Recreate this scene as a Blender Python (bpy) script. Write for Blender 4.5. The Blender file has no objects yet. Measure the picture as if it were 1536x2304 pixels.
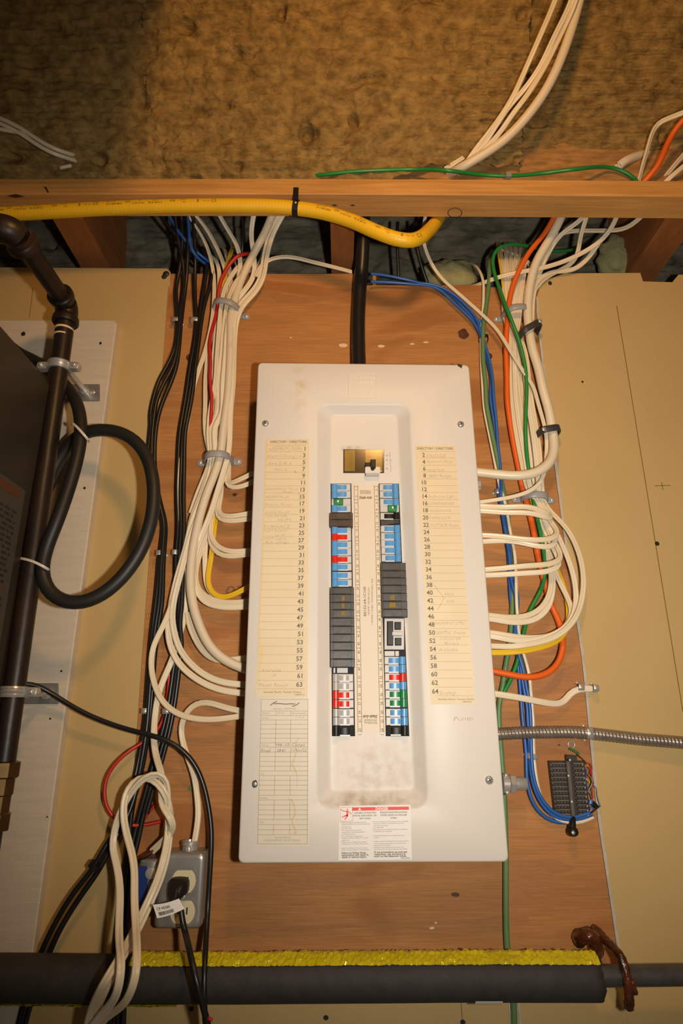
import bpy, math, random
from mathutils import Vector, noise
random.seed(7)
D = bpy.data; SC = bpy.context.scene; COL = SC.collection

# ------------------------------------------------------------------ camera
W, H, F = 1536, 2304, 1400.0
TH = math.atan(1400.0 / 4282.0)
cT, sT = math.cos(TH), math.sin(TH)
CZ = 1.35
cam = D.cameras.new('camera'); camo = D.objects.new('camera', cam); COL.objects.link(camo)
cam.sensor_fit = 'VERTICAL'; cam.sensor_height = 36.0; cam.sensor_width = 24.0
cam.lens = F / H * 36.0
cam.clip_start = 0.02
camo.location = (0, 0, CZ); camo.rotation_euler = (math.pi / 2 + TH, 0, 0)
SC.camera = camo

# ------------------------------------------------------------------ world, lights, exposure
wd = D.worlds.new('World'); SC.world = wd; wd.use_nodes = True
bg = wd.node_tree.nodes['Background']
bg.inputs[0].default_value = (1.0, 0.74, 0.45, 1); bg.inputs[1].default_value = 0.06

def light(name, typ, loc, color, energy, radius):
    l = D.lights.new(name, typ); l.color = color; l.energy = energy; l.shadow_soft_size = radius
    o = D.objects.new(name, l); COL.objects.link(o); o.location = loc
    return o
flash = light('camera_flash', 'SPOT', (0.15, 0.0, CZ - 0.01), (1.0, 0.92, 0.80), 42, 0.02)
flash.data.spot_size = math.radians(108); flash.data.spot_blend = 1.0
_d = Vector((0.02, 1.1, 0.36)); flash.rotation_euler = _d.to_track_quat('-Z', 'Y').to_euler()
lamp = light('ceiling_bulb', 'POINT', (0.13, 0.12, CZ + 0.935), (1.0, 0.52, 0.17), 16.5, 0.06)
SC.view_settings.view_transform = 'Standard'; SC.view_settings.look = 'None'
SC.view_settings.exposure = 0.0; SC.view_settings.gamma = 1.0
SC.view_settings.use_curve_mapping = False

# ------------------------------------------------------------------ pixel -> plane
def P(x, y, Y):
    u = (x - W / 2) / F; v = (H / 2 - y) / F
    dy = cT - v * sT; t = Y / dy
    return Vector((u * t, Y, (sT + v * cT) * t + CZ))
def mpp(x, y, Y):                      # metres per pixel, across and down
    return (P(x + 1, y, Y) - P(x, y, Y)).x, (P(x, y, Y) - P(x, y + 1, Y)).z
YW = 1.12      # plywood face
YD = 1.114     # drywall face
YC = 1.02      # panel cover face
YR = 1.037     # recessed floor of the cover

# ------------------------------------------------------------------ materials
def mat(name, col, rough=0.5, metal=0.0, var=0.0, vscale=8.0, vcol=None, stretch=(1, 1, 1), bump=0.0, bscale=60.0, spec=0.5, coat=0.0, alpha=1.0, detail=4.0):
    m = D.materials.new(name); m.use_nodes = True; nt = m.node_tree; b = nt.nodes['Principled BSDF']
    b.inputs['Roughness'].default_value = rough; b.inputs['Metallic'].default_value = metal
    b.inputs['Specular IOR Level'].default_value = spec
    b.inputs['Coat Weight'].default_value = coat
    tc = nt.nodes.new('ShaderNodeTexCoord'); mp = nt.nodes.new('ShaderNodeMapping')
    mp.inputs['Scale'].default_value = stretch; nt.links.new(tc.outputs['Object'], mp.inputs[0])
    n = nt.nodes.new('ShaderNodeTexNoise'); n.inputs['Scale'].default_value = vscale; n.inputs['Detail'].default_value = detail
    nt.links.new(mp.outputs[0], n.inputs[0])
    r = nt.nodes.new('ShaderNodeValToRGB')
    r.color_ramp.elements[0].position = 0.3; r.color_ramp.elements[1].position = 0.7
    v2 = vcol if vcol else tuple(c * (1 - var) for c in col)
    r.color_ramp.elements[0].color = (*v2, 1); r.color_ramp.elements[1].color = (*col, 1)
    nt.links.new(n.outputs[0], r.inputs[0]); nt.links.new(r.outputs[0], b.inputs['Base Color'])
    if bump:
        n2 = nt.nodes.new('ShaderNodeTexNoise'); n2.inputs['Scale'].default_value = bscale; n2.inputs['Detail'].default_value = 3
        nt.links.new(mp.outputs[0], n2.inputs[0])
        bp = nt.nodes.new('ShaderNodeBump'); bp.inputs['Strength'].default_value = bump; bp.inputs['Distance'].default_value = 0.004
        nt.links.new(n2.outputs[0], bp.inputs['Height']); nt.links.new(bp.outputs[0], b.inputs['Normal'])
    m['rn'] = 0
    return m

def wood(name, c1, c2, c3, axis='X', fine=55.0, rough=0.6, knots=0.0, bold=0.5):
    """long grain streaks plus broad darker figures"""
    m = D.materials.new(name); m.use_nodes = True; nt = m.node_tree; b = nt.nodes['Principled BSDF']
    L = nt.links.new; N = nt.nodes.new
    b.inputs['Roughness'].default_value = rough; b.inputs['Specular IOR Level'].default_value = 0.3
    tc = N('ShaderNodeTexCoord')
    def noi(scale, sx, sy, sz, det, rg=0.5, dist=0.0):
        mp = N('ShaderNodeMapping'); mp.inputs['Scale'].default_value = (sx, sy, sz); L(tc.outputs['Object'], mp.inputs[0])
        n = N('ShaderNodeTexNoise'); n.inputs['Scale'].default_value = scale; n.inputs['Detail'].default_value = det
        n.inputs['Roughness'].default_value = rg; n.inputs['Distortion'].default_value = dist
        L(mp.outputs[0], n.inputs[0]); return n
    s = {'X': (1, 8, 8), 'Y': (8, 1, 8), 'Z': (8, 8, 1)}[axis]; k = {'X': (1, 4, 4), 'Y': (4, 1, 4), 'Z': (4, 4, 1)}[axis]
    n1 = noi(fine / 4, s[0] * .3, s[1], s[2], 6, .65); n2 = noi(2.2, k[0], k[1], k[2], 3, .5, .6)
    n3 = noi(3.0, k[0] * .8, k[1], k[2], 2, .4, 1.2)
    r1 = N('ShaderNodeValToRGB'); r1.color_ramp.elements[0].position = .32; r1.color_ramp.elements[1].position = .68
    r1.color_ramp.elements[0].color = (*c2, 1); r1.color_ramp.elements[1].color = (*c1, 1)
    L(n1.outputs[0], r1.inputs[0])
    r2 = N('ShaderNodeValToRGB'); r2.color_ramp.elements[0].position = .53; r2.color_ramp.elements[1].position = .58
    r2.color_ramp.elements[0].color = (0, 0, 0, 1); r2.color_ramp.elements[1].color = (1, 1, 1, 1)
    L(n2.outputs[0], r2.inputs[0])
    mul = N('ShaderNodeMath'); mul.operation = 'MULTIPLY'; mul.inputs[1].default_value = bold
    L(r2.outputs[0], mul.inputs[0])
    mx = N('ShaderNodeMix'); mx.data_type = 'RGBA'; L(mul.outputs[0], mx.inputs[0]); L(r1.outputs[0], mx.inputs[6]); mx.inputs[7].default_value = (*c3, 1)
    r3 = N('ShaderNodeMapRange'); r3.inputs[1].default_value = .3; r3.inputs[2].default_value = .7; r3.inputs[3].default_value = .86; r3.inputs[4].default_value = 1.08
    L(n3.outputs[0], r3.inputs[0])
    mm = N('ShaderNodeMix'); mm.data_type = 'RGBA'; mm.blend_type = 'MULTIPLY'; mm.inputs[0].default_value = 1
    L(mx.outputs[2], mm.inputs[6]); L(r3.outputs[0], mm.inputs[7])
    L(mm.outputs[2], b.inputs['Base Color'])
    bp = N('ShaderNodeBump'); bp.inputs['Strength'].default_value = .12; bp.inputs['Distance'].default_value = .003
    L(n1.outputs[0], bp.inputs['Height']); L(bp.outputs[0], b.inputs['Normal'])
    return m

M = {}
M['ply'] = wood('plywood', (.50, .235, .078), (.37, .155, .045), (.33, .125, .034), 'X', 190, .6, bold=.7)
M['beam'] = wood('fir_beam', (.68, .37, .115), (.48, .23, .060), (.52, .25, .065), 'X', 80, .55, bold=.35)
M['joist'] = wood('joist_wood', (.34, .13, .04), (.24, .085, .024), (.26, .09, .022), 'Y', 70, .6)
M['osb'] = mat('strand_board', (.52, .27, .09), .7, var=.5, vscale=60, stretch=(.5, 1, 1.6), bump=.3)
M['drywall'] = mat('cream_drywall', (.55, .385, .165), .8, var=.07, vscale=5, bump=.05, bscale=140, spec=.25)
M['core'] = mat('gypsum_edge', (.52, .50, .47), .9, var=.25, vscale=60)
M['white_board'] = mat('white_painted_board', (.66, .57, .45), .5, var=.1, vscale=12, stretch=(1, 1, 9), bump=.12, bscale=30)
M['panel'] = mat('panel_enamel', (.70, .66, .61), .38, var=.03, vscale=6, spec=.18)
M['box'] = mat('panel_box_steel', (.45, .44, .42), .5, .4)
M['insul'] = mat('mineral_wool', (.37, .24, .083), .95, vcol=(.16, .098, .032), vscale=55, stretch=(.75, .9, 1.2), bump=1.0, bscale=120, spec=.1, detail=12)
M['insul_dark'] = mat('grey_mineral_wool', (.17, .155, .115), .95, vcol=(.06, .054, .04), vscale=24, stretch=(.6, 1, 1.4), bump=.9, bscale=80, spec=.1, detail=8)  # darker wool copy: the shade under the beam is put into its colour
M['fibre'] = mat('pale_glass_fibre', (.36, .34, .17), .95, var=.3, vscale=30, bump=.8, bscale=60, spec=.1)
M['white_cable'] = mat('white_cable_jacket', (.78, .68, .51), .36, var=.06, vscale=20)
M['white_cable2'] = mat('cream_cable_jacket', (.76, .645, .45), .36, var=.08, vscale=20)
M['stain_cable'] = mat('stained_cable_jacket', (.72, .61, .45), .42, vcol=(.42, .26, .10), vscale=16, stretch=(2, 2, .6))
M['stain_cable'].node_tree.nodes['Color Ramp'].color_ramp.elements[0].position = .22
M['stain_cable'].node_tree.nodes['Color Ramp'].color_ramp.elements[1].position = .36
M['black_cable'] = mat('black_cable_jacket', (.012, .012, .013), .35, var=.3)
M['black_iron'] = mat('black_iron', (.010, .008, .0075), .42, .2, vcol=(.034, .018, .011), vscale=14, stretch=(1, 1, .5), bump=.1, bscale=90)
M['rubber'] = mat('black_rubber_hose', (.016, .014, .012), .5, var=.3, bump=.05)
M['red'] = mat('red_jacket', (.52, .018, .012), .4, var=.1)
M['orange'] = mat('orange_jacket', (.80, .13, .012), .38, var=.1)
M['green'] = mat('green_jacket', (.018, .24, .045), .35, var=.1)
M['dull_green'] = mat('dusty_green_jacket', (.13, .25, .095), .45, var=.2)
M['blue'] = mat('blue_jacket', (.022, .12, .44), .38, var=.15)
M['yellow_cable'] = mat('yellow_jacket', (.80, .50, .02), .35, var=.08)
M['gas'] = mat('yellow_gas_tubing', (.85, .50, .012), .42, var=.06, vscale=30)
M['ink'] = mat('black_ink', (.02, .018, .015), .5)
M['ink_grey'] = mat('grey_ink', (.16, .135, .10), .6)
M['ink_faint'] = mat('pencil_grey', (.40, .335, .245), .7)
M['ink_brown'] = mat('brown_print', (.20, .12, .02), .6)
M['paper'] = mat('yellowed_paper', (.74, .62, .42), .55, var=.05, vscale=25)
M['paper2'] = mat('form_paper', (.69, .63, .52), .5, var=.04, vscale=25)
M['stain'] = mat('tea_stain', (.64, .51, .31), .6)
M['label_white'] = mat('white_label', (.80, .78, .75), .45, var=.02)
M['label_cream'] = mat('cream_label_strip', (.74, .66, .54), .48, var=.03, spec=.25)
M['danger_red'] = mat('danger_red', (.75, .035, .03), .45)
M['breaker'] = mat('breaker_grey_body', (.58, .555, .54), .45, var=.05)
M['t_blue'] = mat('blue_toggle', (.10, .33, .68), .3)
M['t_red'] = mat('red_toggle', (.66, .025, .012), .3)
M['t_green'] = mat('green_toggle', (.015, .22, .075), .3)
M['t_grey'] = mat('grey_toggle', (.42, .40, .385), .3)
M['t_black'] = mat('black_toggle', (.012, .011, .011), .42, spec=.3)
M['matte_black'] = mat('matte_black_body', (.010, .010, .011), .6, spec=.2)
M['pencil'] = mat('faint_pencil', (.47, .39, .265), .7)
M['rule'] = mat('faint_ruled_line', (.50, .41, .26), .7)
M['filler'] = mat('charcoal_filler_plate', (.066, .063, .060), .42, var=.35, vscale=50, bump=.1)
M['filler_brown'] = mat('brown_filler_plate', (.085, .055, .042), .45, var=.45, vscale=60)
M['slot'] = mat('dark_slot', (.03, .032, .04), .7, spec=.15)
M['amber'] = mat('smoky_amber_window', (.42, .26, .05), .14, var=.45, vscale=40, stretch=(1, 1, .3), coat=.5)  # real amber on the filler plates, painted gold reflection in the main window
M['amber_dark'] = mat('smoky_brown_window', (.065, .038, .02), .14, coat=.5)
M['zinc'] = mat('zinc_plated_steel', (.58, .56, .53), .3, .55, var=.15, vscale=40)
M['steel'] = mat('galvanised_steel', (.40, .39, .38), .36, .6, var=.25, vscale=14)
M['chrome'] = mat('bright_screw', (.70, .68, .65), .22, .6)
M['armor'] = mat('galvanised_armour', (.36, .31, .27), .32, .6, var=.3, vscale=60)
M['grey_plastic'] = mat('grey_strap_plastic', (.33, .32, .325), .4, var=.06)
M['dark_plastic'] = mat('dark_strap_plastic', (.040, .036, .038), .45)
M['foam'] = mat('charcoal_pipe_foam', (.036, .033, .032), .7, var=.3, vscale=60, bump=.16, bscale=520)
M['tape'] = mat('yellow_tape', (.66, .55, .012), .12, var=.2, vscale=20, bump=.3, bscale=90, coat=.5)
M['rust'] = mat('rusty_sealant', (.13, .028, .008), .3, vcol=(.022, .007, .004), vscale=40, bump=.8, bscale=90, coat=.5)
M['ivory'] = mat('ivory_receptacle', (.66, .60, .40), .4)
M['appliance'] = mat('dark_appliance_enamel', (.050, .042, .034), .5, .1, vcol=(.030, .025, .020), vscale=3)
M['old_label'] = mat('faded_warning_label', (.060, .054, .042), .6, var=.2)
M['orange_ink'] = mat('faded_orange_ink', (.10, .028, .012), .6)
M['brass'] = mat('dull_brass', (.20, .12, .05), .4, .9, var=.3, vscale=30)
M['copper'] = mat('copper', (.70, .32, .16), .22, 1.0)
M['blue_box'] = mat('blue_plastic_box', (.012, .035, .20), .4)
M['clear_tie'] = mat('milky_nylon_tie', (.62, .56, .48), .4)
M['block'] = mat('grey_terminal_plastic', (.12, .10, .085), .5, var=.3, vscale=80)
M['block_dark'] = mat('dark_terminal_slot', (.03, .024, .02), .5)

# ------------------------------------------------------------------ mesh builder
class MB:
    def __init__(s): s.v = []; s.f = []
    def add(s, vs, fs):
        b = len(s.v); s.v += [Vector(q) for q in vs]; s.f += [tuple(i + b for i in f) for f in fs]; return s
    def box(s, x0, y0, z0, x1, y1, z1):
        vs = [(x, y, z) for x in (x0, x1) for y in (y0, y1) for z in (z0, z1)]
        return s.add(vs, [(0, 1, 3, 2), (4, 6, 7, 5), (0, 4, 5, 1), (2, 3, 7, 6), (0, 2, 6, 4), (1, 5, 7, 3)])
    def loops(s, ls, cap0=False, cap1=True, closed=True):
        n = len(ls[0]); b = len(s.v)
        for l in ls: s.v += [Vector(q) for q in l]
        for i in range(len(ls) - 1):
            for j in range(n if closed else n - 1):
                a = b + i * n + j; c = b + i * n + (j + 1) % n
                s.f.append((a, c, c + n, a + n))
        if cap0: s.f.append(tuple(b + j for j in reversed(range(n))))
        if cap1: s.f.append(tuple(b + (len(ls) - 1) * n + j for j in range(n)))
        return s
    def slab(s, pts, yf, yb, bevel=0.0):
        """world XZ outline pts -> plate whose face looks at -Y"""
        pts = [Vector((p[0], 0, p[-1])) for p in pts]
        n = len(pts)
        ar = sum(pts[i].x * pts[(i + 1) % n].z - pts[(i + 1) % n].x * pts[i].z for i in range(n))
        if ar < 0: pts.reverse()
        back = [(p.x, yb, p.z) for p in pts]
        if bevel:
            ins = []
            for i in range(n):
                a = (pts[i] - pts[i - 1]); c = (pts[(i + 1) % n] - pts[i])
                if a.length < 1e-9 or c.length < 1e-9: ins.append(pts[i]); continue
                a.normalize(); c.normalize()
                na = Vector((-a.z, 0, a.x)); nc = Vector((-c.z, 0, c.x)); m = na + nc
                if m.length < 1e-6: m = na
                m.normalize(); k = bevel / max(.35, m.dot(na)); ins.append(pts[i] + m * k)
            s.loops([back, [(p.x, yf + bevel, p.z) for p in pts], [(p.x, yf + bevel * .3, p.z) for p in [pts[i].lerp(ins[i], .6) for i in range(n)]], [(p.x, yf, p.z) for p in ins]], cap0=True)
        else:
            s.loops([back, [(p.x, yf, p.z) for p in pts]], cap0=True)
        return s
    def lathe(s, c, axis, prof, n=16):
        """profile list of (radius, distance along axis)"""
        ax = Vector(axis).normalized(); t = Vector((0, 0, 1)) if abs(ax.z) < .9 else Vector((1, 0, 0))
        e1 = ax.cross(t).normalized(); e2 = ax.cross(e1); c = Vector(c)
        ls = [[c + ax * d + e1 * (r * math.cos(2 * math.pi * j / n)) + e2 * (r * math.sin(2 * math.pi * j / n)) for j in range(n)] for r, d in prof]
        return s.loops(ls, cap0=True, cap1=True)
    def dome(s, c, r, h, n=12):
        return s.lathe(c, (0, -1, 0), [(r, 0), (r * .95, h * .45), (r * .7, h * .82), (r * .3, h)], n)

WL = {}
def obj(name, mb, m, parent=None, label=None, cat=None, group=None, kind=None, smooth=True, sharp=38):
    me = D.meshes.new(name)
    vs = mb.v
    if parent is None:
        n = max(1, len(vs)); lo = [min(v[i] for v in vs) for i in range(3)]; hi = [max(v[i] for v in vs) for i in range(3)]
        base = Vector(((lo[0] + hi[0]) / 2, (lo[1] + hi[1]) / 2, lo[2]))
    else: base = WL[parent]
    me.from_pydata([v - base for v in vs], [], mb.f); me.update()
    me.validate()
    if smooth:
        me.polygons.foreach_set('use_smooth', [True] * len(me.polygons))
        if sharp: me.set_sharp_from_angle(angle=math.radians(sharp))
    me.materials.append(M[m] if isinstance(m, str) else m)
    o = D.objects.new(name, me); COL.objects.link(o)
    if parent is None: o.location = base
    else: o.parent = parent
    WL[o] = base
    tag(o, label, cat, group, kind)
    return o
def tag(o, label=None, cat=None, group=None, kind=None):
    if label: o['label'] = label
    if cat: o['category'] = cat
    if group: o['group'] = group
    if kind: o['kind'] = kind
def thing(name, label, cat, loc, group=None, kind=None):
    o = D.objects.new(name, None); COL.objects.link(o); o.location = loc; o.empty_display_size = .02
    WL[o] = Vector(loc); tag(o, label, cat, group, kind); return o

# ------------------------------------------------------------------ curves
def catmull(pts, step):
    pts = [Vector(p) for p in pts]
    if len(pts) == 2:
        n = max(2, int((pts[1] - pts[0]).length / step)); return [pts[0].lerp(pts[1], i / n) for i in range(n + 1)]
    ext = [2 * pts[0] - pts[1]] + pts + [2 * pts[-1] - pts[-2]]
    out = []
    for i in range(1, len(ext) - 2):
        p0, p1, p2, p3 = ext[i - 1:i + 3]
        d1 = max(1e-4, (p1 - p0).length ** .5); d2 = max(1e-4, (p2 - p1).length ** .5); d3 = max(1e-4, (p3 - p2).length ** .5)
        t0 = 0; t1 = d1; t2 = t1 + d2; t3 = t2 + d3
        n = max(1, int((p2 - p1).length / step))
        for k in range(n):
            t = t1 + (t2 - t1) * k / n
            A1 = p0 * ((t1 - t) / (t1 - t0)) + p1 * ((t - t0) / (t1 - t0)); A2 = p1 * ((t2 - t) / (t2 - t1)) + p2 * ((t - t1) / (t2 - t1)); A3 = p2 * ((t3 - t) / (t3 - t2)) + p3 * ((t - t2) / (t3 - t2))
            B1 = A1 * ((t2 - t) / (t2 - t0)) + A2 * ((t - t0) / (t2 - t0)); B2 = A2 * ((t3 - t) / (t3 - t1)) + A3 * ((t - t1) / (t3 - t1))
            out.append(B1 * ((t2 - t) / (t2 - t1)) + B2 * ((t - t1) / (t2 - t1)))
    out.append(ext[-2]); return out
def smooth_path(ps, it=2):
    for _ in range(it):
        ps = [ps[0]] + [(ps[i - 1] + ps[i] * 2 + ps[i + 1]) / 4 for i in range(1, len(ps) - 1)] + [ps[-1]]
    return ps
def frames(ps):
    out = []; pw = None
    for i, p in enumerate(ps):
        t = (ps[min(i + 1, len(ps) - 1)] - ps[max(i - 1, 0)]).normalized()
        w = t.cross(Vector((0, -1, 0)))
        if w.length < .25 and pw is not None: w = pw - t * pw.dot(t)
        if w.length < 1e-5: w = t.orthogonal()
        w.normalize()
        n = w.cross(t).normalized(); pw = w; out.append((p, t, w, n))
    return out
def prof_round(r, n=12): return [(r * math.cos(2 * math.pi * j / n), r * math.sin(2 * math.pi * j / n)) for j in range(n)]
def prof_flat(w, h, n=26, dimple=.52):
    o = []
    for j in range(n):
        a = 2 * math.pi * j / n; c, s = math.cos(a), math.sin(a)
        x = w / 2 * math.copysign(abs(c) ** .8, c); y = h / 2 * math.copysign(abs(s) ** .7, s)
        y *= 1 - dimple * math.exp(-(x / (.15 * w)) ** 2); o.append((x, y))
    return o
def sweep(mb, ps, prof, twist=None, rfun=None, caps=True):
    fr = frames(ps); ls = []; n = len(fr)
    for i, (p, t, w, nn) in enumerate(fr):
        k = rfun(i, n) if rfun else 1.0
        a = 0.0
        if twist: a = math.radians(twist[0] + (twist[1] - twist[0]) * i / max(1, n - 1))
        ca, sa = math.cos(a), math.sin(a)
        ls.append([p + w * ((x * ca - y * sa) * k) + nn * ((x * sa + y * ca) * k) for x, y in prof])
    return mb.loops(ls, cap0=caps, cap1=caps)

def pxpath(pts, off, step=.010, it=2):
    """(x, y) or (x, y, offset in front of the plywood) -> smooth world path"""
    w = []
    for q in pts:
        o = q[2] if len(q) > 2 else off
        w.append(P(q[0], q[1], YW - o))
    return smooth_path(catmull(w, step), it)
def unkink(pts, off):
    """two control points that double back on each other become one"""
    q = [(p[0], p[1], p[2] if len(p) > 2 else off) for p in pts]
    def turn(i):
        a = Vector((q[i][0] - q[i - 1][0], q[i][1] - q[i - 1][1])); b = Vector((q[i + 1][0] - q[i][0], q[i + 1][1] - q[i][1]))
        return math.degrees(a.angle(b)) if a.length > 1e-6 and b.length > 1e-6 else 0
    i = 1
    while i < len(q) - 2:
        d = math.hypot(q[i][0] - q[i + 1][0], q[i][1] - q[i + 1][1])
        if d < 46 and turn(i) > 76 and turn(i + 1) > 76: q[i:i + 2] = [tuple((q[i][k] + q[i + 1][k]) / 2 for k in range(3))]
        i += 1
    return q
def cable(name, label, pts, m, off=.010, r=None, flat=None, twist=None, cat='cable', group=None, parent=None, it=5, step=.008):
    pts = unkink(pts, off)
    mb = MB(); ps = pxpath(pts, off, step, it)
    prof = prof_flat(*flat) if flat else prof_round(r or .003)
    sweep(mb, ps, prof, twist)
    return obj(name, mb, m, parent, label, cat if parent is None else None, group, sharp=60)
def Z(ox, oy, s):
    def f(*pts): return [(ox + p[0] / s, oy + p[1] / s) + tuple(p[2:]) for p in pts]
    return f
zA = Z(0, 440, 3.072); zB = Z(380, 440, 3.072); zC = Z(0, 900, 2.743); zD = Z(440, 960, 4.606)
zE = Z(0, 1400, 2.743); zF = Z(0, 1744, 2.743); zG = Z(1000, 1860, 2.866)
zR0 = Z(860, 440, 2.272); zR1 = Z(1036, 640, 3.072); zR2 = Z(1036, 1100, 3.072); zR3 = Z(1036, 1500, 3.072)
zT1 = Z(0, 0, 2); zT2 = Z(768, 0, 2); zK = Z(230, 1640, 6.144)
zP1 = Z(730, 1000, 7.68); zP2 = Z(730, 1250, 7.68); zP3 = Z(730, 1450, 7.68)

def quadpx(x0, y0, x1, y1, Y): return [P(x0, y1, Y), P(x1, y1, Y), P(x1, y0, Y), P(x0, y0, Y)]
def rrect(pts, r, n=5):
    """round the corners of a quad outline given in world XZ"""
    out = []; k = len(pts)
    for i in range(k):
        p = Vector(pts[i]); a = (Vector(pts[i - 1]) - p).normalized(); b = (Vector(pts[(i + 1) % k]) - p).normalized()
        for j in range(n + 1):
            t = j / n; s0 = p + a * r; s1 = p + b * r
            out.append(s0 * (1 - t) ** 2 + p * (2 * t * (1 - t)) + s1 * t * t)
    return out
def plate(name, m, x0, y0, x1, y1, yf, yb, parent=None, r=0, bevel=0, **k):
    q = quadpx(x0, y0, x1, y1, yf)
    if r: q = rrect(q, r)
    return obj(name, MB().slab(q, yf, yb, bevel), m, parent, **k)

# ------------------------------------------------------------------ text as flat mesh
_tc = {}
def text2d(body, bold=0.0, shear=0.0):
    key = (body, bold, shear)
    if key in _tc: return _tc[key]
    cu = D.curves.new('t', 'FONT'); cu.body = body; cu.size = 1.0; cu.resolution_u = 2; cu.offset = bold; cu.shear = shear
    o = D.objects.new('t', cu); COL.objects.link(o)
    bpy.context.view_layer.update()
    me = D.meshes.new_from_object(o.evaluated_get(bpy.context.evaluated_depsgraph_get()))
    vs = [(v.co.x, v.co.y) for v in me.vertices]; fs = [tuple(p.vertices) for p in me.polygons]
    D.objects.remove(o); D.curves.remove(cu); D.meshes.remove(me)
    if vs:
        x0 = min(v[0] for v in vs); x1 = max(v[0] for v in vs)
        vs = [(x - x0, y) for x, y in vs]; w = x1 - x0
    else: w = 0
    _tc[key] = (vs, fs, w); return _tc[key]
def put_text(mb, body, x, y, Y, capx, wide=None, align='L', rot=0, bold=0.0, shear=0.0, jitter=0.0):
    """baseline start at pixel x,y on plane Y; capx = capital height in pixels; wide = total width in pixels"""
    vs, fs, w = text2d(body, bold, shear)
    if not vs: return
    mx, mz = mpp(x, y, Y); o = P(x, y, Y)
    sy = capx / .70; sx = (wide / w) if wide else sy
    a = math.radians(rot); ca, sa = math.cos(a), math.sin(a)
    out = []
    for vx, vy in vs:
        px, py = vx * sx, vy * sy
        if align == 'R': px -= w * sx
        if align == 'C': px -= w * sx / 2
        if jitter: py += jitter * math.sin(px * .45 + len(body)); px += jitter * .6 * math.sin(py * 1.3 + px * .8)
        rx, ry = px * ca - py * sa, px * sa + py * ca
        out.append(Vector((o.x + rx * mx, Y, o.z + ry * mz)))
    mb.add(out, fs)
def put_line(mb, x0, y0, x1, y1, Y, wpx=1.0):
    a = P(x0, y0, Y); b = P(x1, y1, Y); d = b - a
    if d.length < 1e-6: return
    mx, _ = mpp(x0, y0, Y); n = Vector((-d.z, 0, d.x)).normalized() * (wpx * mx / 2)
    mb.add([a - n, b - n, b + n, a + n], [(0, 1, 2, 3)])
def put_poly(mb, pts, Y):
    mb.add([P(x, y, Y) for x, y in pts], [tuple(range(len(pts)))])

# ================================================================== SETTING
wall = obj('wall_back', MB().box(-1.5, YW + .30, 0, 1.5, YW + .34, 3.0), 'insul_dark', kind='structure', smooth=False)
# drywall on both sides of the board and beneath it
def xz(x, y, Y=YD): p = P(x, y, Y); return (p.x, p.y, p.z)
def far(p, x): return (x, p[1], p[2])
lt = xz(0, 597); lnot = xz(373, 603)
b_low = xz(700, 2190); floor_z = .25
ll = [far(lt, -1.4), xz(376, 604), xz(383, 612), xz(383, 640), xz(378, 646), xz(300, 1745), xz(262, 2080), xz(255, 2200)]
ll += [(ll[-1][0], YD, floor_z), (-1.4, YD, floor_z)]
obj('wall_left', MB().slab(ll, YD, YD + .0127), 'drywall', kind='structure', smooth=False)
rr = [xz(1206, 700), xz(1207, 668), xz(1214, 645), xz(1232, 628), xz(1270, 615), xz(1440, 614), xz(1446, 633), xz(1512, 635), xz(1526, 618), far(xz(1536, 618), 1.4)]
rr += [(1.4, YD, floor_z), (P(1400, 2200, YD).x, YD, floor_z), xz(1400, 2200), xz(1346, 1835), xz(1310, 1480), xz(1263, 1155)]
obj('wall_right', MB().slab(rr, YD, YD + .0127), 'drywall', kind='structure', smooth=False)
lo = MB().box(P(200, 2200, YD).x, YD + .001, floor_z, P(1420, 2200, YD).x, YD + .0127, P(700, 2205, YD).z)
obj('wall_lower', lo, 'drywall', kind='structure', smooth=False)
# crumbly cut edge of the right sheet, and pencil lines, nail dimples
e = MB(); pts = [P(x, y, YD - .0006) for x, y in ((1207, 668), (1214, 760), (1236, 940), (1263, 1155), (1286, 1320), (1310, 1480), (1328, 1660), (1346, 1835), (1372, 2010), (1400, 2200))]
ps = catmull(pts, .006)
for i in range(len(ps) - 1):
    a, b = ps[i], ps[i + 1]; w = .0028 + .0018 * noise.noise(Vector((a.z * 60, 0, 3)))
    e.add([a + Vector((-.0015, 0, 0)), b + Vector((-.0015, 0, 0)), b + Vector((w, 0, 0)), a + Vector((w, 0, 0))], [(0, 1, 2, 3)])
obj('trim_1', e, 'core', kind='structure', smooth=False)
def wallmark(name, label, cat, mb, m): return obj(name, mb, m, None, label, cat, smooth=False)
WR = D.objects['wall_right']; WLf = D.objects['wall_left']
def child(name, mb, m, parent, **k): return obj(name, mb, m, parent, **k)
YM = YD - .0006
mb = MB(); put_line(mb, 1387, 688, 1536, 1602, YM, 1.6); child('pencil_line', mb, 'ink_brown', WR, smooth=False)
mb = MB(); put_line(mb, 1472, 1093, 1508, 1092, YM, 1.6); put_line(mb, 1488, 1085, 1491, 1102, YM, 1.6); child('pencil_cross', mb, 'ink_brown', WR, smooth=False)
def dimple(px, py, r, par, Y=YM):
    c = P(px, py, Y); mx, mz = mpp(px, py, Y)
    mb = MB(); mb.add([c + Vector((math.cos(a) * r * mx, 0, math.sin(a) * r * mz)) for a in [k * math.pi / 6 for k in range(12)]], [tuple(range(12))])
    child('nail_dimple', mb, 'ink', par, smooth=False)
for x, y, r in ((1478, 1223, 5), (1237, 637, 4.5), (1310, 859, 2.5)): dimple(x, y, r, WR)
WB = D.objects['wall_lower']
for x, y, r in ((733, 2290, 6), (1041, 2300, 6), (430, 2270, 6), (403, 2251, 6)): dimple(x, y, r, WB)
mb = MB(); put_line(mb, 1036, 2240, 1040, 2298, YM, 1.3); child('pencil_line', mb, 'ink_grey', WB, smooth=False)
mb = MB(); put_line(mb, 74, 648, 66, 716, YM, 1.2); child('pencil_line', mb, 'ink_brown', WLf, smooth=False)
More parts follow.
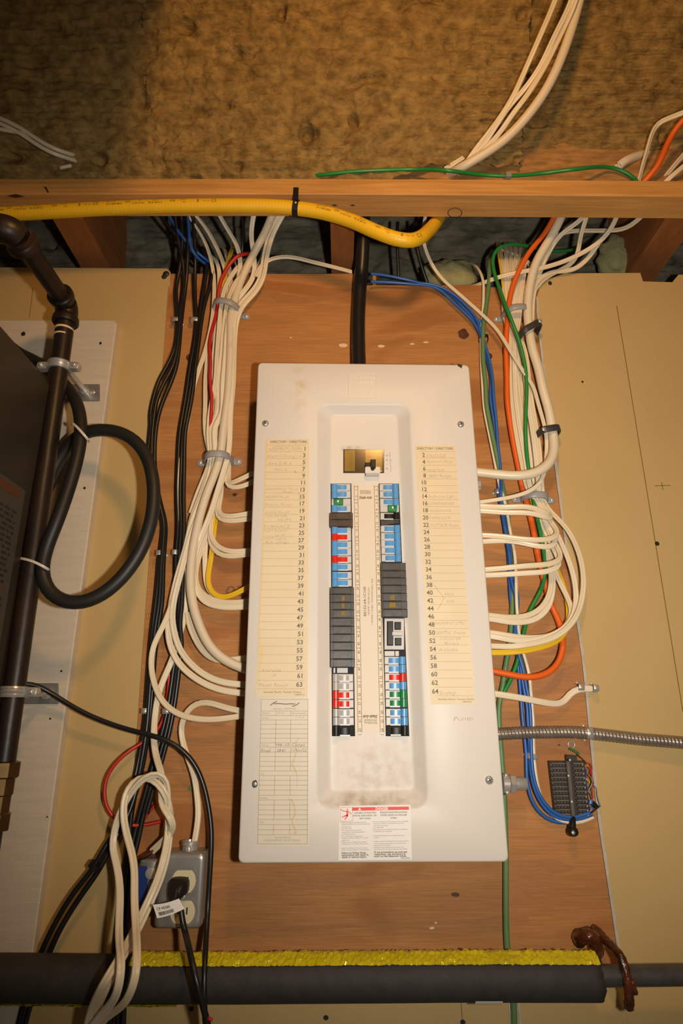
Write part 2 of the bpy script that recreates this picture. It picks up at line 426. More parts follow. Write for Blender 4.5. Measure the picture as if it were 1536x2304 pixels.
for xa, ya, xb, yb2, w, m_ in ((1144, 2236, 1149, 2310, 3.2, 'core'), (1151, 2236, 1156, 2310, 8, 'ink'), (1165, 2236, 1171, 2310, 5, 'core')):
    mb = MB(); put_line(mb, xa, ya, xb, yb2, YM, w); child('cut_slot_edge', mb, m_, WB, smooth=False)
# drywall mud patch and torn screw at the sheet corner
c = P(374, 617, YD); mb = MB()
mb.lathe(c, (0, -1, 0), [(.007, 0), (.007, .002), (.003, .0045)], 9); mb.lathe(c + Vector((-.004, 0, -.007)), (0, -1, 0), [(.006, 0), (.005, .002), (.002, .003)], 8)
obj('torn_screw_hole', mb, 'ink', None, 'ragged dark screw hole at the top corner of the drywall sheet', 'screw hole')

# plywood backer board -------------------------------------------------
pb = thing('plywood_board', 'stained plywood backer board that carries the breaker panel', 'board', P(740, 2180, YW))
q = [P(383, 640, YW), P(1081, 640, YW), P(1206, 648, YW), P(1206, 660, YW)]
q = [P(378, 642, YW), P(1084, 642, YW), P(1084, 646, YW), P(1240, 646, YW), P(1420, 2200, YW), P(225, 2200, YW)]
obj('panel_sheet', MB().slab(q, YW, YW + .016), 'ply', pb, smooth=False)
obj('top_strip', MB().slab(quadpx(383, 616, 797, 646, YW + .002), YW + .002, YW + .016), 'ply', pb, smooth=False)
obj('top_strip', MB().slab(quadpx(838, 616, 846, 646, YW + .003), YW + .003, YW + .016), 'ply', pb, smooth=False)
YK = YW - .0005
def blob(px, py, rx, ry, seed, Y=YK, n=22, amp=.25):
    mx, mz = mpp(px, py, Y); c = P(px, py, Y); o = []
    for k in range(n):
        a = 2 * math.pi * k / n; s = 1 + amp * noise.noise(Vector((math.cos(a) * 1.3, math.sin(a) * 1.3, seed)))
        o.append(c + Vector((math.cos(a) * rx * mx * s, 0, math.sin(a) * ry * mz * s)))
    return o
M['knot'] = mat('wood_knot', (.10, .030, .015), .6, vcol=(.045, .016, .01), vscale=60)
M['heart'] = mat('wood_dark_figure', (.40, .175, .056), .65, vcol=(.33, .135, .04), vscale=40, stretch=(1, 1, 8))
M['pale'] = mat('wood_scuff', (.72, .55, .38), .7)
def knot(px, py, rx, ry, m='knot', nm='knot'):
    b = blob(px, py, rx, ry, px * .1); mb = MB(); mb.add(b, [tuple(range(len(b)))]); obj(nm, mb, m, pb, smooth=False)
knot(1042, 751, 12, 11); knot(1320, 2100, 17, 17); knot(1024, 2013, 9, 5); knot(424, 804, 5, 7); knot(1103, 801, 4, 6)
knot(528, 1113, 5, 4)
def figure(pts):
    mb = MB(); ps = [Vector(P(x, y, YK + .0001)) for x, y in pts]; ps = catmull(ps + [ps[0]], .008)[:-1]
    mb.add(ps, [tuple(range(len(ps)))]); obj('dark_grain_figure', mb, 'heart', pb, smooth=False)
figure([(1142, 1936), (1255, 1935), (1275, 1945), (1296, 1952), (1280, 1960), (1240, 1970), (1228, 1990), (1205, 2010), (1180, 2022), (1140, 2028)])
figure([(480, 2000), (560, 1985), (700, 1975), (800, 1972), (900, 1964), (1000, 1975), (900, 1982), (740, 1998), (640, 2008), (480, 2020)])
figure([(480, 2085), (700, 2082), (1000, 2072), (1190, 2066), (1190, 2074), (1000, 2080), (740, 2090), (560, 2100), (480, 2110)])
figure([(600, 648), (640, 662), (740, 666), (797, 652), (797, 660), (720, 678), (620, 676)])
figure([(330, 1590), (480, 1570), (540, 1585), (525, 1620), (420, 1640), (330, 1620)])
figure([(1130, 1620), (1250, 1640), (1330, 1690), (1335, 1740), (1290, 1700), (1180, 1670), (1130, 1672)])
figure([(1150, 1500), (1250, 1510), (1300, 1495), (1306, 1540), (1240, 1560), (1140, 1548)])
figure([(470, 1060), (560, 1010), (565, 1040), (500, 1085)])
for x, y, rx, ry in ((772, 777, 11, 4), (858, 779, 8, 3), (971, 2088, 6, 3), (980, 2076, 3, 2), (927, 774, 5, 2), (958, 770, 6, 2), (654, 760, 3, 1.5)): knot(x, y, rx, ry, 'pale', 'pale_scuff')
# stamped mill mark on the plywood
mb = MB(); put_text(mb, '20', 508, 1318, YK, 26, 48, 'R', 180, .01)
D.meshes  # (stamp colour is a faint grey-brown print)
M['stamp'] = mat('mill_stamp_ink', (.20, .10, .045), .8)
obj('mill_stamp', mb, 'stamp', pb, smooth=False)

# painted board on the left wall ---------------------------------------
YB = YD - .019
bl = [far(xz(0, 720, YB), -1.4), xz(256, 719, YB), xz(262, 727, YB), xz(73, 2145, YB), xz(55, 2280, YB)]
bl += [(bl[-1][0] - .02, YB, floor_z), (-1.4, YB, floor_z)]
wbd = obj('painted_board', MB().slab(bl, YB, YD - .0004, .002), 'white_board', None, 'white painted wide board on the wall behind the black iron pipe', 'board', smooth=False)
def mark(px, py, r, par, Y, m='ink'):
    b = blob(px, py, r, r, py * .1, Y, 12); mb = MB(); mb.add(b, [tuple(range(12))]); obj('nail_hole', mb, m, par, smooth=False)
for x, y, r in ((52, 751, 5), (138, 1510, 2.5), (113, 1617, 2.5), (106, 1838, 2), (190, 1098, 3), (226, 772, 3)): mark(x, y, r, wbd, YB - .0006)

# insulation and framing above -----------------------------------------
def sheet(x0, x1, a, b, nx, ny, amp, rows=0, seed=0, edge=None, start=None):
    """bumpy blanket between line a (y,z) and line b (y,z)"""
    mb = MB(); a = Vector((0, a[0], a[1])); b = Vector((0, b[0], b[1])); d = (b - a); n = Vector((0, -d.z, d.y)).normalized()
    for j in range(ny + 1):
        for i in range(nx + 1):
            s, t = i / nx, j / ny; x = x0 + (x1 - x0) * s; t0 = start(x) if start else 0.0; t = t0 + (1 - t0) * t; p = a + d * t + Vector((x, 0, 0)); L = d.length * t
            h = amp * (noise.noise(Vector((x * 5, L * 6, seed))) * .9 + noise.noise(Vector((x * 18, L * 22, seed + 3))) * .75 + noise.noise(Vector((x * 46, L * 62, seed + 5))) * .5 + noise.noise(Vector((x * 110, L * 150, seed + 6))) * .22)
            c = noise.noise(Vector((x * 22, L * 22, seed + 9)))
            if c > .38: h -= amp * 9.0 * (c - .38) ** 1.5
            if rows: h += amp * .20 * math.sin(L * rows * 2 * math.pi + 1.4 * noise.noise(Vector((x * 9, L * 4, 1)))) * (.5 + noise.noise(Vector((x * 3, L * 3, 2))))
            p = p + n * h
            if i in (0, nx): p.x += .022 * noise.noise(Vector((L * 22, seed, 2))) + .008 * noise.noise(Vector((L * 90, seed, 4)))
            if edge and j == 0: p.z += edge * noise.noise(Vector((x * 40, 5, seed)))
            mb.v.append(p)
    for j in range(ny):
        for i in range(nx):
            q = j * (nx + 1) + i; mb.f.append((q, q + 1, q + nx + 2, q + nx + 1))
    return mb
obj('insulation_batt', sheet(-.385, .36, (.995, CZ + .995), (.74, CZ + 1.40), 360, 210, .0105, 80, 0, .012, lambda x: .125 * max(0.0, min(1.0, (x - .02) / .16)) + .012 * noise.noise(Vector((x * 14, 3, 1))) * (x > .05)), 'insul', None, 'large golden mineral wool batt above the wooden beam', 'insulation', sharp=0)
fl = sheet(-1.2, -.37, (.99, CZ + .99), (.715, CZ + 1.40), 180, 170, .012, 78, 21, .02)
obj('insulation_batt', fl, 'insul', None, 'torn mineral wool batt behind the thin white cables at top corner', 'insulation', sharp=0)
gp = sheet(.335, 1.0, (1.02, CZ + 1.055), (.79, CZ + 1.40), 150, 150, .011, 80, 33, .012, lambda x: .095 + .02 * noise.noise(Vector((x * 12, 7, 1))))
obj('insulation_batt', gp, 'insul', None, 'mineral wool batt behind the big white cables, over the bare strand board', 'insulation', sharp=0)
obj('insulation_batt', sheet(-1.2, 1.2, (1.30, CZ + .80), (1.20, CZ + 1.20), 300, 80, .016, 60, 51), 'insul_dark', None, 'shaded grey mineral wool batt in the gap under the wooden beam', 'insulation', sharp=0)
obj('strand_board', MB().box(.045, .987, CZ + .9838, 1.1, .998, CZ + 1.15), 'osb', None, 'bare strand board strip showing above the wooden beam', 'board', smooth=False)
def tuft(px, py, rx, ry, Y, lab):
    c = P(px, py, Y); mx, mz = mpp(px, py, Y); mb = MB(); n, k = 20, 12
    ls = []
    for i in range(1, k):
        a = math.pi * i / k; l = []
        for j in range(n):
            b = 2 * math.pi * j / n; d = Vector((math.sin(a) * math.cos(b), math.sin(a) * math.sin(b), math.cos(a)))
            s = 1 + .35 * noise.noise(d * 2.2 + Vector((px, 0, 0)))
            l.append(c + Vector((d.x * rx * mx * s, d.y * .03 * s, d.z * ry * mz * s)))
        ls.append(l)
    mb.loops(ls, cap0=True); obj('insulation_tuft', mb, 'fibre', None, lab, 'insulation', sharp=0)
tuft(1010, 622, 62, 34, 1.19, 'pale fibreglass tuft at the top edge of the plywood behind blue cables')
tuft(1392, 580, 48, 42, 1.19, 'pale fibreglass tuft beside the notched joist end')
# the beam
BZ = CZ + .945
BF, BB = .943, 1.001
bm = MB()
x0, x1 = -1.3, 1.3
ys = [(BF, 0.0), (BF, .038), (BB, .038), (BB, 0.0)]
def zoff(x): return .004 - .006 * ((x + .0) * .9) ** 2 * 1.2 - .004 * x
ls = []
for i in range(41):
    x = x0 + (x1 - x0) * i / 40; z = BZ + zoff(x)
    l = []
    for (yy, zz), (cy, cz) in zip(ys, ((.002, .002), (.002, -.002), (-.002, -.002), (-.002, .002))):
        l += [(x, yy, z + zz + cz), (x, yy + cy, z + zz)] if (yy == BF) == (zz > 0) else [(x, yy + cy, z + zz), (x, yy, z + zz + cz)]
    ls.append(l)
bm.loops(ls, cap0=True)
beam = obj('wooden_beam', bm, 'beam', None, 'long fir beam running across above the panel with yellow tubing under it', 'beam', sharp=25)
# dark saw scratch, black marker ring on the underside
def under(px, py, dz=.0007):
    v = (H / 2 - py) / F; u = (px - W / 2) / F; t = (BZ - CZ - dz) / (sT + v * cT); x = u * t
    z = BZ + zoff(x) - dz; t = (z - CZ) / (sT + v * cT); return Vector((u * t, (cT - v * sT) * t, z))
mb = MB(); n = 28
ri = [[under(1023 + math.cos(2 * math.pi * k / n) * r, 479 + math.sin(2 * math.pi * k / n) * r * .68) for k in range(n)] for r in (16.5, 14.8)]
mb.loops(ri, cap1=False); obj('marker_ring', mb, 'ink', beam, smooth=False)
mb = MB(); mb.add([under(x, y) for x, y in ((100, 420), (104, 420), (110, 433), (107, 434))], [(0, 1, 2, 3)]); obj('saw_scratch', mb, 'ink', beam, smooth=False)
mb = MB()
for a, b, w in ((700, 725, 3), (745, 760, 4), (786, 800, 4), (15, 55, 9)):
    yy = 462 if a > 100 else 441
    mb.add([under(a, yy), under((a + b) / 2, yy + w / 2), under(b, yy + 1), under((a + b) / 2, yy - w / 2)], [(0, 1, 2, 3)])
obj('grain_check', mb, 'knot', beam, smooth=False)
# joists that run toward the viewer over the sheet edge
def joist(pa, pb, Yback, zt, label):
    """underside edges at the wall given in pixels"""
    A = P(pa[0], pa[1], YW); B = P(pb[0], pb[1], YW); z = BZ + .0004
    return obj('floor_joist', MB().box(A.x, BB + .001, z, B.x, Yback, z + zt), 'joist', None, label, 'joist', smooth=False)
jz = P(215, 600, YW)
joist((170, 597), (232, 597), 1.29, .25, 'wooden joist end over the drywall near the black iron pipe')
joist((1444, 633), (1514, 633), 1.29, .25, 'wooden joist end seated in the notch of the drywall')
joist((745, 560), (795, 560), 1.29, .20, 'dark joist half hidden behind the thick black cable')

# ================================================================== BREAKER PANEL
panel = thing('breaker_panel', 'large beige breaker panel with two directories and coloured toggles on plywood', 'breaker panel', P(768, 1700, YW))
TL, TR, BL, BR = P(580, 815, YC), P(1055, 820, YC), P(535, 1943, YC), P(1145, 1940, YC)
def inset(c, d): # corners order BL BR TR TL
    return [c[0] + Vector((d, 0, d)), c[1] + Vector((-d, 0, d)), c[2] + Vector((-d, 0, -d)), c[3] + Vector((d, 0, -d))]
def lp(c, r, Y): return [Vector((p.x, Y, p.z)) for p in rrect(c, r, 7)]
oc = [BL, BR, TR, TL]
ic = [P(716, 1816, YC), P(961, 1814, YC), P(919, 911, YC), P(716, 911, YC)]      # rim of the recess
fc = [P(741, 1781, YR), P(932, 1779, YR), P(893, 935, YR), P(744, 935, YR)]      # floor of the recess
cv = MB()
cv.loops([lp(inset(oc, .001), .008, YC + .020), lp(oc, .008, YC + .019), lp(oc, .009, YC + .003), lp(inset(oc, .0008), .009, YC + .001), lp(inset(oc, .003), .009, YC),
          lp(inset(ic, -.0035), .024, YC), lp(inset(ic, -.001), .022, YC + .0008), lp(inset(ic, .001), .021, YC + .0028),
          lp(inset(fc, -.0028), .013, YR - .0022), lp(inset(fc, -.0008), .011, YR - .0006), lp(inset(fc, .002), .009, YR)], cap1=True)
obj('cover', cv, 'panel', panel, sharp=50)
def grime(m, c, rx, rz, col, seed):
    nt = m.node_tree; N = nt.nodes.new; L = nt.links.new; b = nt.nodes['Principled BSDF']; src = b.inputs['Base Color'].links[0].from_socket
    tc = N('ShaderNodeTexCoord'); mp = N('ShaderNodeMapping'); mp.inputs['Location'].default_value = (-c.x / rx, 0, -c.z / rz); mp.inputs['Scale'].default_value = (1 / rx, 0, 1 / rz)
    L(tc.outputs['Object'], mp.inputs[0]); ln = N('ShaderNodeVectorMath'); ln.operation = 'LENGTH'; L(mp.outputs[0], ln.inputs[0])
    mr = N('ShaderNodeMapRange'); mr.inputs[1].default_value = 1.0; mr.inputs[2].default_value = .2; L(ln.outputs['Value'], mr.inputs[0])
    n = N('ShaderNodeTexNoise'); n.inputs['Scale'].default_value = 55 + seed; n.inputs['Detail'].default_value = 6; L(tc.outputs['Object'], n.inputs[0])
    m2 = N('ShaderNodeMapRange'); m2.inputs[1].default_value = .42; m2.inputs[2].default_value = .72; L(n.outputs[0], m2.inputs[0])
    mu = N('ShaderNodeMath'); mu.operation = 'MULTIPLY'; L(mr.outputs[0], mu.inputs[0]); L(m2.outputs[0], mu.inputs[1])
    mx = N('ShaderNodeMix'); mx.data_type = 'RGBA'; L(mu.outputs[0], mx.inputs[0]); L(src, mx.inputs[6]); mx.inputs[7].default_value = (*col, 1); L(mx.outputs[2], b.inputs['Base Color'])
PO = WL[panel]
grime(M['panel'], P(835, 1800, YR) - PO, .10, .016, (.36, .27, .17), 0)
grime(M['panel'], P(850, 1740, YR) - PO, .085, .07, (.55, .48, .39), 20)
grime(M['panel'], P(673, 870, YC) - PO, .022, .075, (.60, .52, .38), 9)
grime(M['panel'], P(790, 1000, YC) - PO, .03, .008, (.40, .32, .20), 30)
bxc = inset(oc, .012)
obj('back_box', MB().box(bxc[0].x, YC + .0205, bxc[0].z, bxc[1].x, YW - .0005, bxc[2].z), 'box', panel, smooth=False)
# scuffs and chips on the cover
mb = MB(); put_poly(mb, [(1028, 818), (1040, 821), (1038, 829), (1034, 826), (1030, 824)], YC - .0004); obj('paint_chip', mb, 'ink', panel, smooth=False)
# embossed maker's mark on the cover
mb = MB(); yl = YC - .0010
mb2 = MB()
def emb_line(m, x0, y0, x1, y1, w, Y=YC, h=.0011):
    a = P(x0, y0, Y); b = P(x1, y1, Y); d = (b - a).normalized(); n = Vector((-d.z, 0, d.x)) * (mpp(x0, y0, Y)[0] * w / 2)
    m.slab([a - n, b - n, b + n, a + n], Y - h, Y, .0004)
for a in ((784, 840, 847, 840), (784, 895, 847, 895), (784, 840, 784, 895), (847, 840, 847, 895), (826, 888, 838, 874)): emb_line(mb, *a, 1.6)
put_text(mb, 'FEDERAL', 787, 854, YC - .0008, 9.5, 58); put_text(mb, 'PIONEER', 789, 866, YC - .0008, 9, 52)
M['emboss'] = mat('embossed_enamel', (.72, .67, .61), .25)
obj('embossed_mark', mb, 'emboss', panel, smooth=False)
def screw(px, py, Y, r, par, m='chrome', slot=True):
    c = P(px, py, Y); mb = MB(); mb.dome(c, r, r * .62, 14)
    s = obj('screw', mb, m, par)
    if slot:
        mb = MB(); k = r * .55
        for a in (.5, .5 + math.pi / 2):
            d = Vector((math.cos(a), 0, math.sin(a))); n = Vector((-d.z, 0, d.x)) * r * .11; cc = c + Vector((0, -r * .625, 0))
            mb.add([cc - d * k - n, cc + d * k - n, cc + d * k + n, cc - d * k + n], [(0, 1, 2, 3)])
        if slot == 2: obj('screw_slot', mb, 'ink', s, smooth=False)
    return s
for x, y in ((597, 953), (1036, 955), (1100, 1755)): screw(x, y, YC, .0064, panel, 'zinc', 2)
mb = MB(); b = blob(573, 1764, 6.5, 9, 4, YC - .0003, 14, .1); mb.add(b, [tuple(range(14))]); obj('empty_screw_hole', mb, 'ink', panel, smooth=False)
mb = MB(); mb.dome(P(574, 1764, YC - .0004), .0035, .002, 10); obj('screw', mb, 'zinc', panel)

# ---- left directory
YL = YC - .0005; YT = YL - .0003
def lerp(a, b, t): return a + (b - a) * t
dl = obj('directory_label', MB().slab([P(598, 987, YL), P(695.5, 987, YL), P(692, 1568, YL), P(575.5, 1568, YL)], YL, YC), 'paper', panel, smooth=False, label='left paper directory with odd numbers')
lines = [1001.5, 1016.3, 1031.5, 1046.8, 1062.3, 1077.5, 1093, 1109, 1124.6, 1140.7, 1157.2, 1173.7, 1189.8, 1207, 1223.4, 1240.2, 1257, 1273.8, 1291.5, 1309, 1326.8, 1344.2, 1362, 1381, 1398.8, 1417, 1435.7, 1454, 1472.8, 1492, 1510.7, 1530.6, 1549.7]
mb = MB(); mbl = MB(); mbw = MB()
put_text(mb, 'DIRECTORY / DIRECTOIRE', 608, 996.5, YT, 5.2, 82, bold=.008)
for y in lines:
    t = (y - 987) / 581; put_line(mbl, lerp(599, 578, t), y, lerp(688, 684, t), y, YT, .9)
for k in range(32):
    y = (lines[k] + lines[k + 1]) / 2; t = (y - 987) / 581
    put_text(mb, str(2 * k + 1), lerp(687, 679.5, t), y + 4.8, YT, lerp(8.6, 10.6, t), None, 'R', bold=.02)
put_text(mb, 'Schneider Electric, Toronto, Ontario', 593, 1559, YT, 4.2, 84); put_text(mb, '14000991-2', 663, 1564.5, YT, 3.2, 21)
obj('printing', mb, 'ink_grey', dl, smooth=False); obj('ruled_lines', mbl, 'rule', dl, smooth=False)
def hand(m, body, x, y, cap, wide=None, Y=YT): put_text(m, body, x, y, Y, cap, wide, 'L', 0, -.012, .12, .5)
for b, x, y, c, w in (('mechanical Room', 612, 1007, 4, 64), ('BASEMENT LIGHTS', 604, 1014, 6, 74), ('Kitch + Dining Lit', 602, 1029, 6, 76), ('Bed 2 & 3', 603, 1045, 5.5, 52),
                      ('No. 3', 617, 1059, 5.5, 28), ('BASEMENT Tools', 599, 1103, 5.5, 72), ('Recpt', 637, 1108.5, 5, 21), ('BEDRM Recpt', 598, 1121, 6, 52), ('Rooms Recpt', 597, 1138, 6, 60),
                      ('Living Room', 597, 1155, 6, 55), ('COUNTER', 597, 1164, 5.5, 48), ('RECPT', 625, 1172, 5.5, 30), ('FURNACE', 594, 1188, 7, 58), ('HOT ROOM', 595, 1197, 5.5, 50),
                      ('Sp. W', 620, 1206, 4.5, 22), ('EXT Lights', 596, 1214, 5, 48), ('Kit. plugs', 597, 1222, 5.5, 54), ('RANGE', 589, 1511, 6, 44), ('2', 611, 1521, 5, 10), ('Panel Recpt', 582, 1545, 8, 66)):
    hand(mbw, b, x, y, c, w)
put_line(mbw, 662, 1058, 666, 1064, YT, 1.2); put_line(mbw, 672, 1108, 675, 1126, YT, .9)
obj('handwriting', mbw, 'pencil', dl, smooth=False, label='faint pencil circuit names')
mb = MB(); 
for pts in ([(598, 990), (603, 990), (597, 1120), (590, 1300), (584, 1420), (588, 1445), (594, 1470), (586, 1500), (582, 1540), (579, 1540), (581, 1420), (588, 1250), (594, 1110)],):
    put_poly(mb, pts, YL - .00015)
M['stain2'] = mat('yellowed_edge', (.72, .56, .30), .55)
obj('yellowed_edge', mb, 'stain2', dl, smooth=False)
# ---- right directory
dr = obj('directory_label', MB().slab([P(933.5, 1002, YL), P(1023.6, 1002, YL), P(1068.5, 1585, YL), P(969, 1585, YL)], YL, YC), 'paper', panel, smooth=False, label='right paper directory with even numbers')
lines = [990 + v / 7.43 for v in (190, 300, 420, 530, 648, 762, 878, 995, 1112, 1232, 1355, 1475, 1598, 1722, 1843, 1970, 2098, 2225)] + [1290 + v / 6.58 for v in (112, 226, 343, 462, 577, 697, 817, 937, 1060, 1183, 1306, 1432, 1555, 1685, 1812)]
mb = MB(); mbl = MB(); mbw = MB()
put_text(mb, 'DIRECTORY / DIRECTOIRE', 938, 1011.5, YT, 5.2, 81, bold=.008)
for y in lines:
    t = (y - 1002) / 583; put_line(mbl, lerp(945, 980, t), y, lerp(1023, 1067, t), y, YT, .9)
for k in range(32):
    y = (lines[k] + lines[k + 1]) / 2; t = (y - 1002) / 583
    put_text(mb, str(2 * k + 2), lerp(954.5, 988, t), y + 4.8, YT, lerp(8.6, 10.6, t), None, 'R', bold=.02)
put_text(mb, 'Schneider Electric, Toronto, Ontario', 985, 1575, YT, 4.2, 82); put_text(mb, '14000992-2', 1040, 1580.5, YT, 3.2, 21)
obj('printing', mb, 'ink_grey', dr, smooth=False); obj('ruled_lines', mbl, 'rule', dr, smooth=False)
for b, x, y, c, w in (('FRIDGE', 960, 1029, 7, 44), ('Basement Recpt', 961, 1041, 6, 58), ('WATER', 961, 1061, 5.5, 38), ('BED Recpt', 965, 1074, 7, 50), ('Bathroom Light', 964, 1120, 6, 58),
                      ('DISHWASHER', 965, 1136, 6.5, 57), ('MICROWAVE', 967, 1152, 5.5, 48), ('FREEZER', 967, 1168, 6, 46), ('OUTSIDE Recpt', 968, 1185, 7, 64),
                      ('Hot', 1001, 1340, 8, 20), ('tub', 1004, 1356, 8, 18), ('BASEMENT LITES', 979, 1405, 6, 66), ('SEPTIC Pump', 981, 1427, 7, 66), ('COUNTER', 989, 1440, 6, 48), ('Recpt', 1000, 1450, 5.5, 32),
                      ('WASHER', 986, 1466, 7, 44), ('Sump', 988, 1563, 9, 38)):
    hand(mbw, b, x, y, c, w)
put_line(mbw, 976, 1316, 999, 1346, YT, .9); put_line(mbw, 999, 1346, 984, 1372, YT, .9)
obj('handwriting', mbw, 'pencil', dr, smooth=False, label='faint pencil circuit names')
mb = MB(); put_text(mb, 'Pump', 1020, 1622, YC - .0004, 9, 44, 'L', 3, -.012, .2, .5); obj('pencil_note', mb, 'pencil', panel, smooth=False)
# ---- inspection form
fx = lambda y: lerp(585, 576, (y - 1573) / 330)
fr_ = obj('inspection_form', MB().slab([P(587, 1570, YL), P(694, 1569, YL), P(694, 1904, YL), P(578, 1904, YL)], YL, YC), 'paper2', panel, smooth=False, label='gridded inspection form with handwriting')
mb = MB(); mbw = MB(); g = Z(570, 1560, 6.586)
hl = [90, 263, 328, 395, 460, 527, 597, 665, 733, 797, 870, 938, 1010, 1080, 1150, 1217, 1290, 1360, 1435, 1510, 1580, 1653, 1727, 1800, 1870, 1945, 2020, 2095, 2230]
for v in hl:
    (x0, y0), (x1, y1) = g((118 - (v - 90) * .026, v), (805, v)); put_line(mb, x0, y0, x1, y1, YT, .9)
for a, b, u0, u1 in ((118, 62, 90, 2230), (805, 797, 90, 2230), (333, 325, 395, 733), (553, 548, 395, 733), (325, 318, 800, 1150), (550, 546, 800, 1150), (316, 308, 1217, 1510), (546, 541, 1217, 1510), (308, 302, 1580, 1870), (541, 538, 1580, 1870), (301, 297, 1945, 2095), (537, 534, 1945, 2095), (335, 334, 263, 328), (553, 552, 263, 328)):
    (x0, y0), (x1, y1) = g((a, u0), (b, u1)); put_line(mb, x0, y0, x1, y1, YT, .9)
for b, x, y, c, w in (('Permit #', 132, 306, 26, 100), ('ACT OF', 355, 306, 26, 95), ('Date of Inspection', 570, 306, 26, 210), ('Building', 132, 375, 24, 95), ('Y   M   D', 625, 370, 24, 120), ('Electrical', 120, 780, 24, 105), ('Gas', 105, 1200, 24, 50), ('Plumbing', 95, 1562, 24, 115), ('PSDS', 88, 1925, 24, 70),
                      ('Inspection Record', 318, 2148, 30, 230), ('DO NOT REMOVE - DO NOT DEFACE', 165, 2192, 30, 525), ('Edmonton  1-800-799-9358', 300, 240, 24, 330)):
    (x, y), = g((x, y)); put_text(mb, b, x, y, YT, c / 6.586, w / 6.586)
obj('printing', mb, 'ink_faint', fr_, smooth=False)
for b, x, y, c, w in (('346-10-Canya', 312, 785, 46, 450), ('Final', 112, 872, 50, 140), ('3841', 342, 868, 46, 130), ('11/Nov/23', 565, 862, 46, 215)):
    (x, y), = g((x, y)); hand(mbw, b, x, y, c / 6.586, w / 6.586)
s_ = [g(q)[0] for q in ((248, 180), (300, 140), (350, 118))]; 
for a, b in zip(s_, s_[1:]): put_line(mbw, *a, *b, YT, 1.8)
s_ = [g(q)[0] for q in ((300, 155), (380, 152), (480, 160), (560, 155), (620, 160))]
for a, b in zip(s_, s_[1:]): put_line(mbw, *a, *b, YT, 2.0)
s_ = [g(q)[0] for q in ((570, 195), (630, 178), (680, 140))]
for a, b in zip(s_, s_[1:]): put_line(mbw, *a, *b, YT, 1.8)
obj('handwriting', mbw, 'ink_grey', fr_, smooth=False, label='dark pen swoosh and handwriting')
mb = MB()
for pts in ([(700, 640), (640, 690), (612, 770), (630, 860), (600, 960), (560, 1050), (600, 1130), (645, 1230), (640, 1400), (650, 1400), (655, 1220), (625, 1120), (580, 1050), (620, 960), (648, 860), (628, 770), (655, 700)],
            [(480, 1540), (560, 1590), (600, 1700), (605, 1790), (560, 1870), (570, 1950), (610, 2030), (590, 2095), (640, 2100), (630, 2010), (590, 1940), (580, 1880), (628, 1800), (622, 1690), (580, 1570)]):
    n = len(pts) // 2
    q = [g(p)[0] for p in pts]
    for i in range(n - 1 if len(pts) % 2 == 0 else n):
        put_poly(mb, [q[i], q[i + 1], q[-i - 2], q[-i - 1]], YL - .00012)
obj('water_stain', mb, 'stain', fr_, smooth=False)
# ---- danger label
dg = obj('danger_label', MB().slab([P(763, 1813.5, YL), P(923, 1810.5, YL), P(926, 1934, YL), P(761, 1936, YL)], YL, YC), 'label_white', panel, smooth=False, label='white and red danger sticker')
g = Z(750, 1800, 8.084); mb = MB(); mr = MB(); mw = MB()
put_poly(mr, g((342, 135), (1370, 118), (1372, 178), (342, 196)), YT)
for pts in ([(245, 155), (262, 158), (262, 180), (245, 182)], [(236, 190), (262, 188), (270, 250), (262, 300), (238, 285)], [(255, 190), (270, 195), (330, 252), (318, 260)], [(235, 200), (180, 195), (130, 165), (126, 175), (175, 208), (235, 214)],
            [(240, 262), (262, 285), (150, 322), (146, 312)], [(250, 280), (266, 290), (212, 360), (198, 352)]): put_poly(mr, g(*pts), YT)
for a, b in (((130, 135), (345, 130)), ((345, 130), (350, 380)), ((350, 380), (120, 388)), ((120, 388), (130, 135))):
    put_line(mr, *g(a)[0], *g(b)[0], YT, .6)
obj('red_banner', mr, 'danger_red', dg, smooth=False)
put_poly(mw, g((445, 186), (503, 185), (474, 136)), YT - .0002); x, y = g((765, 180))[0]; put_text(mw, 'DANGER', x, y, YT - .0002, 6, 29, bold=.03)
obj('white_lettering', mw, 'label_white', dg, smooth=False)
for b, x, y, c, w, bo in (('HAZARD OF ELECTRIC', 378, 248, 26, 400, .02), ('SHOCK, EXPLOSION, OR', 355, 298, 26, 430, .02), ('ARC FLASH', 470, 348, 26, 205, .02), ("RISQUE D'ELECTROCUTION,", 848, 240, 28, 495, .02), ("D'EXPLOSION OU D'ECLAIR", 855, 290, 28, 480, .02), ("D'ARC", 1040, 340, 28, 115, .02),
    ('Failure to follow these', 148, 980, 34, 440, .03), ('instructions will result in', 150, 1018, 34, 485, .03), ('death or serious injury.', 150, 1055, 34, 450, .03), ('Si ces precautions ne sont pas', 740, 965, 34, 600, .03), ('respectees, cela entrainera la', 740, 1003, 34, 570, .03), ('mort ou des blessures graves.', 740, 1040, 34, 590, .03),
    ('4000170044', 1230, 1068, 22, 160, .01)):
    x, y = g((x, y))[0]; put_text(mb, b, x, y, YT, c / 8.084, w / 8.084, 'L', .8, bo)
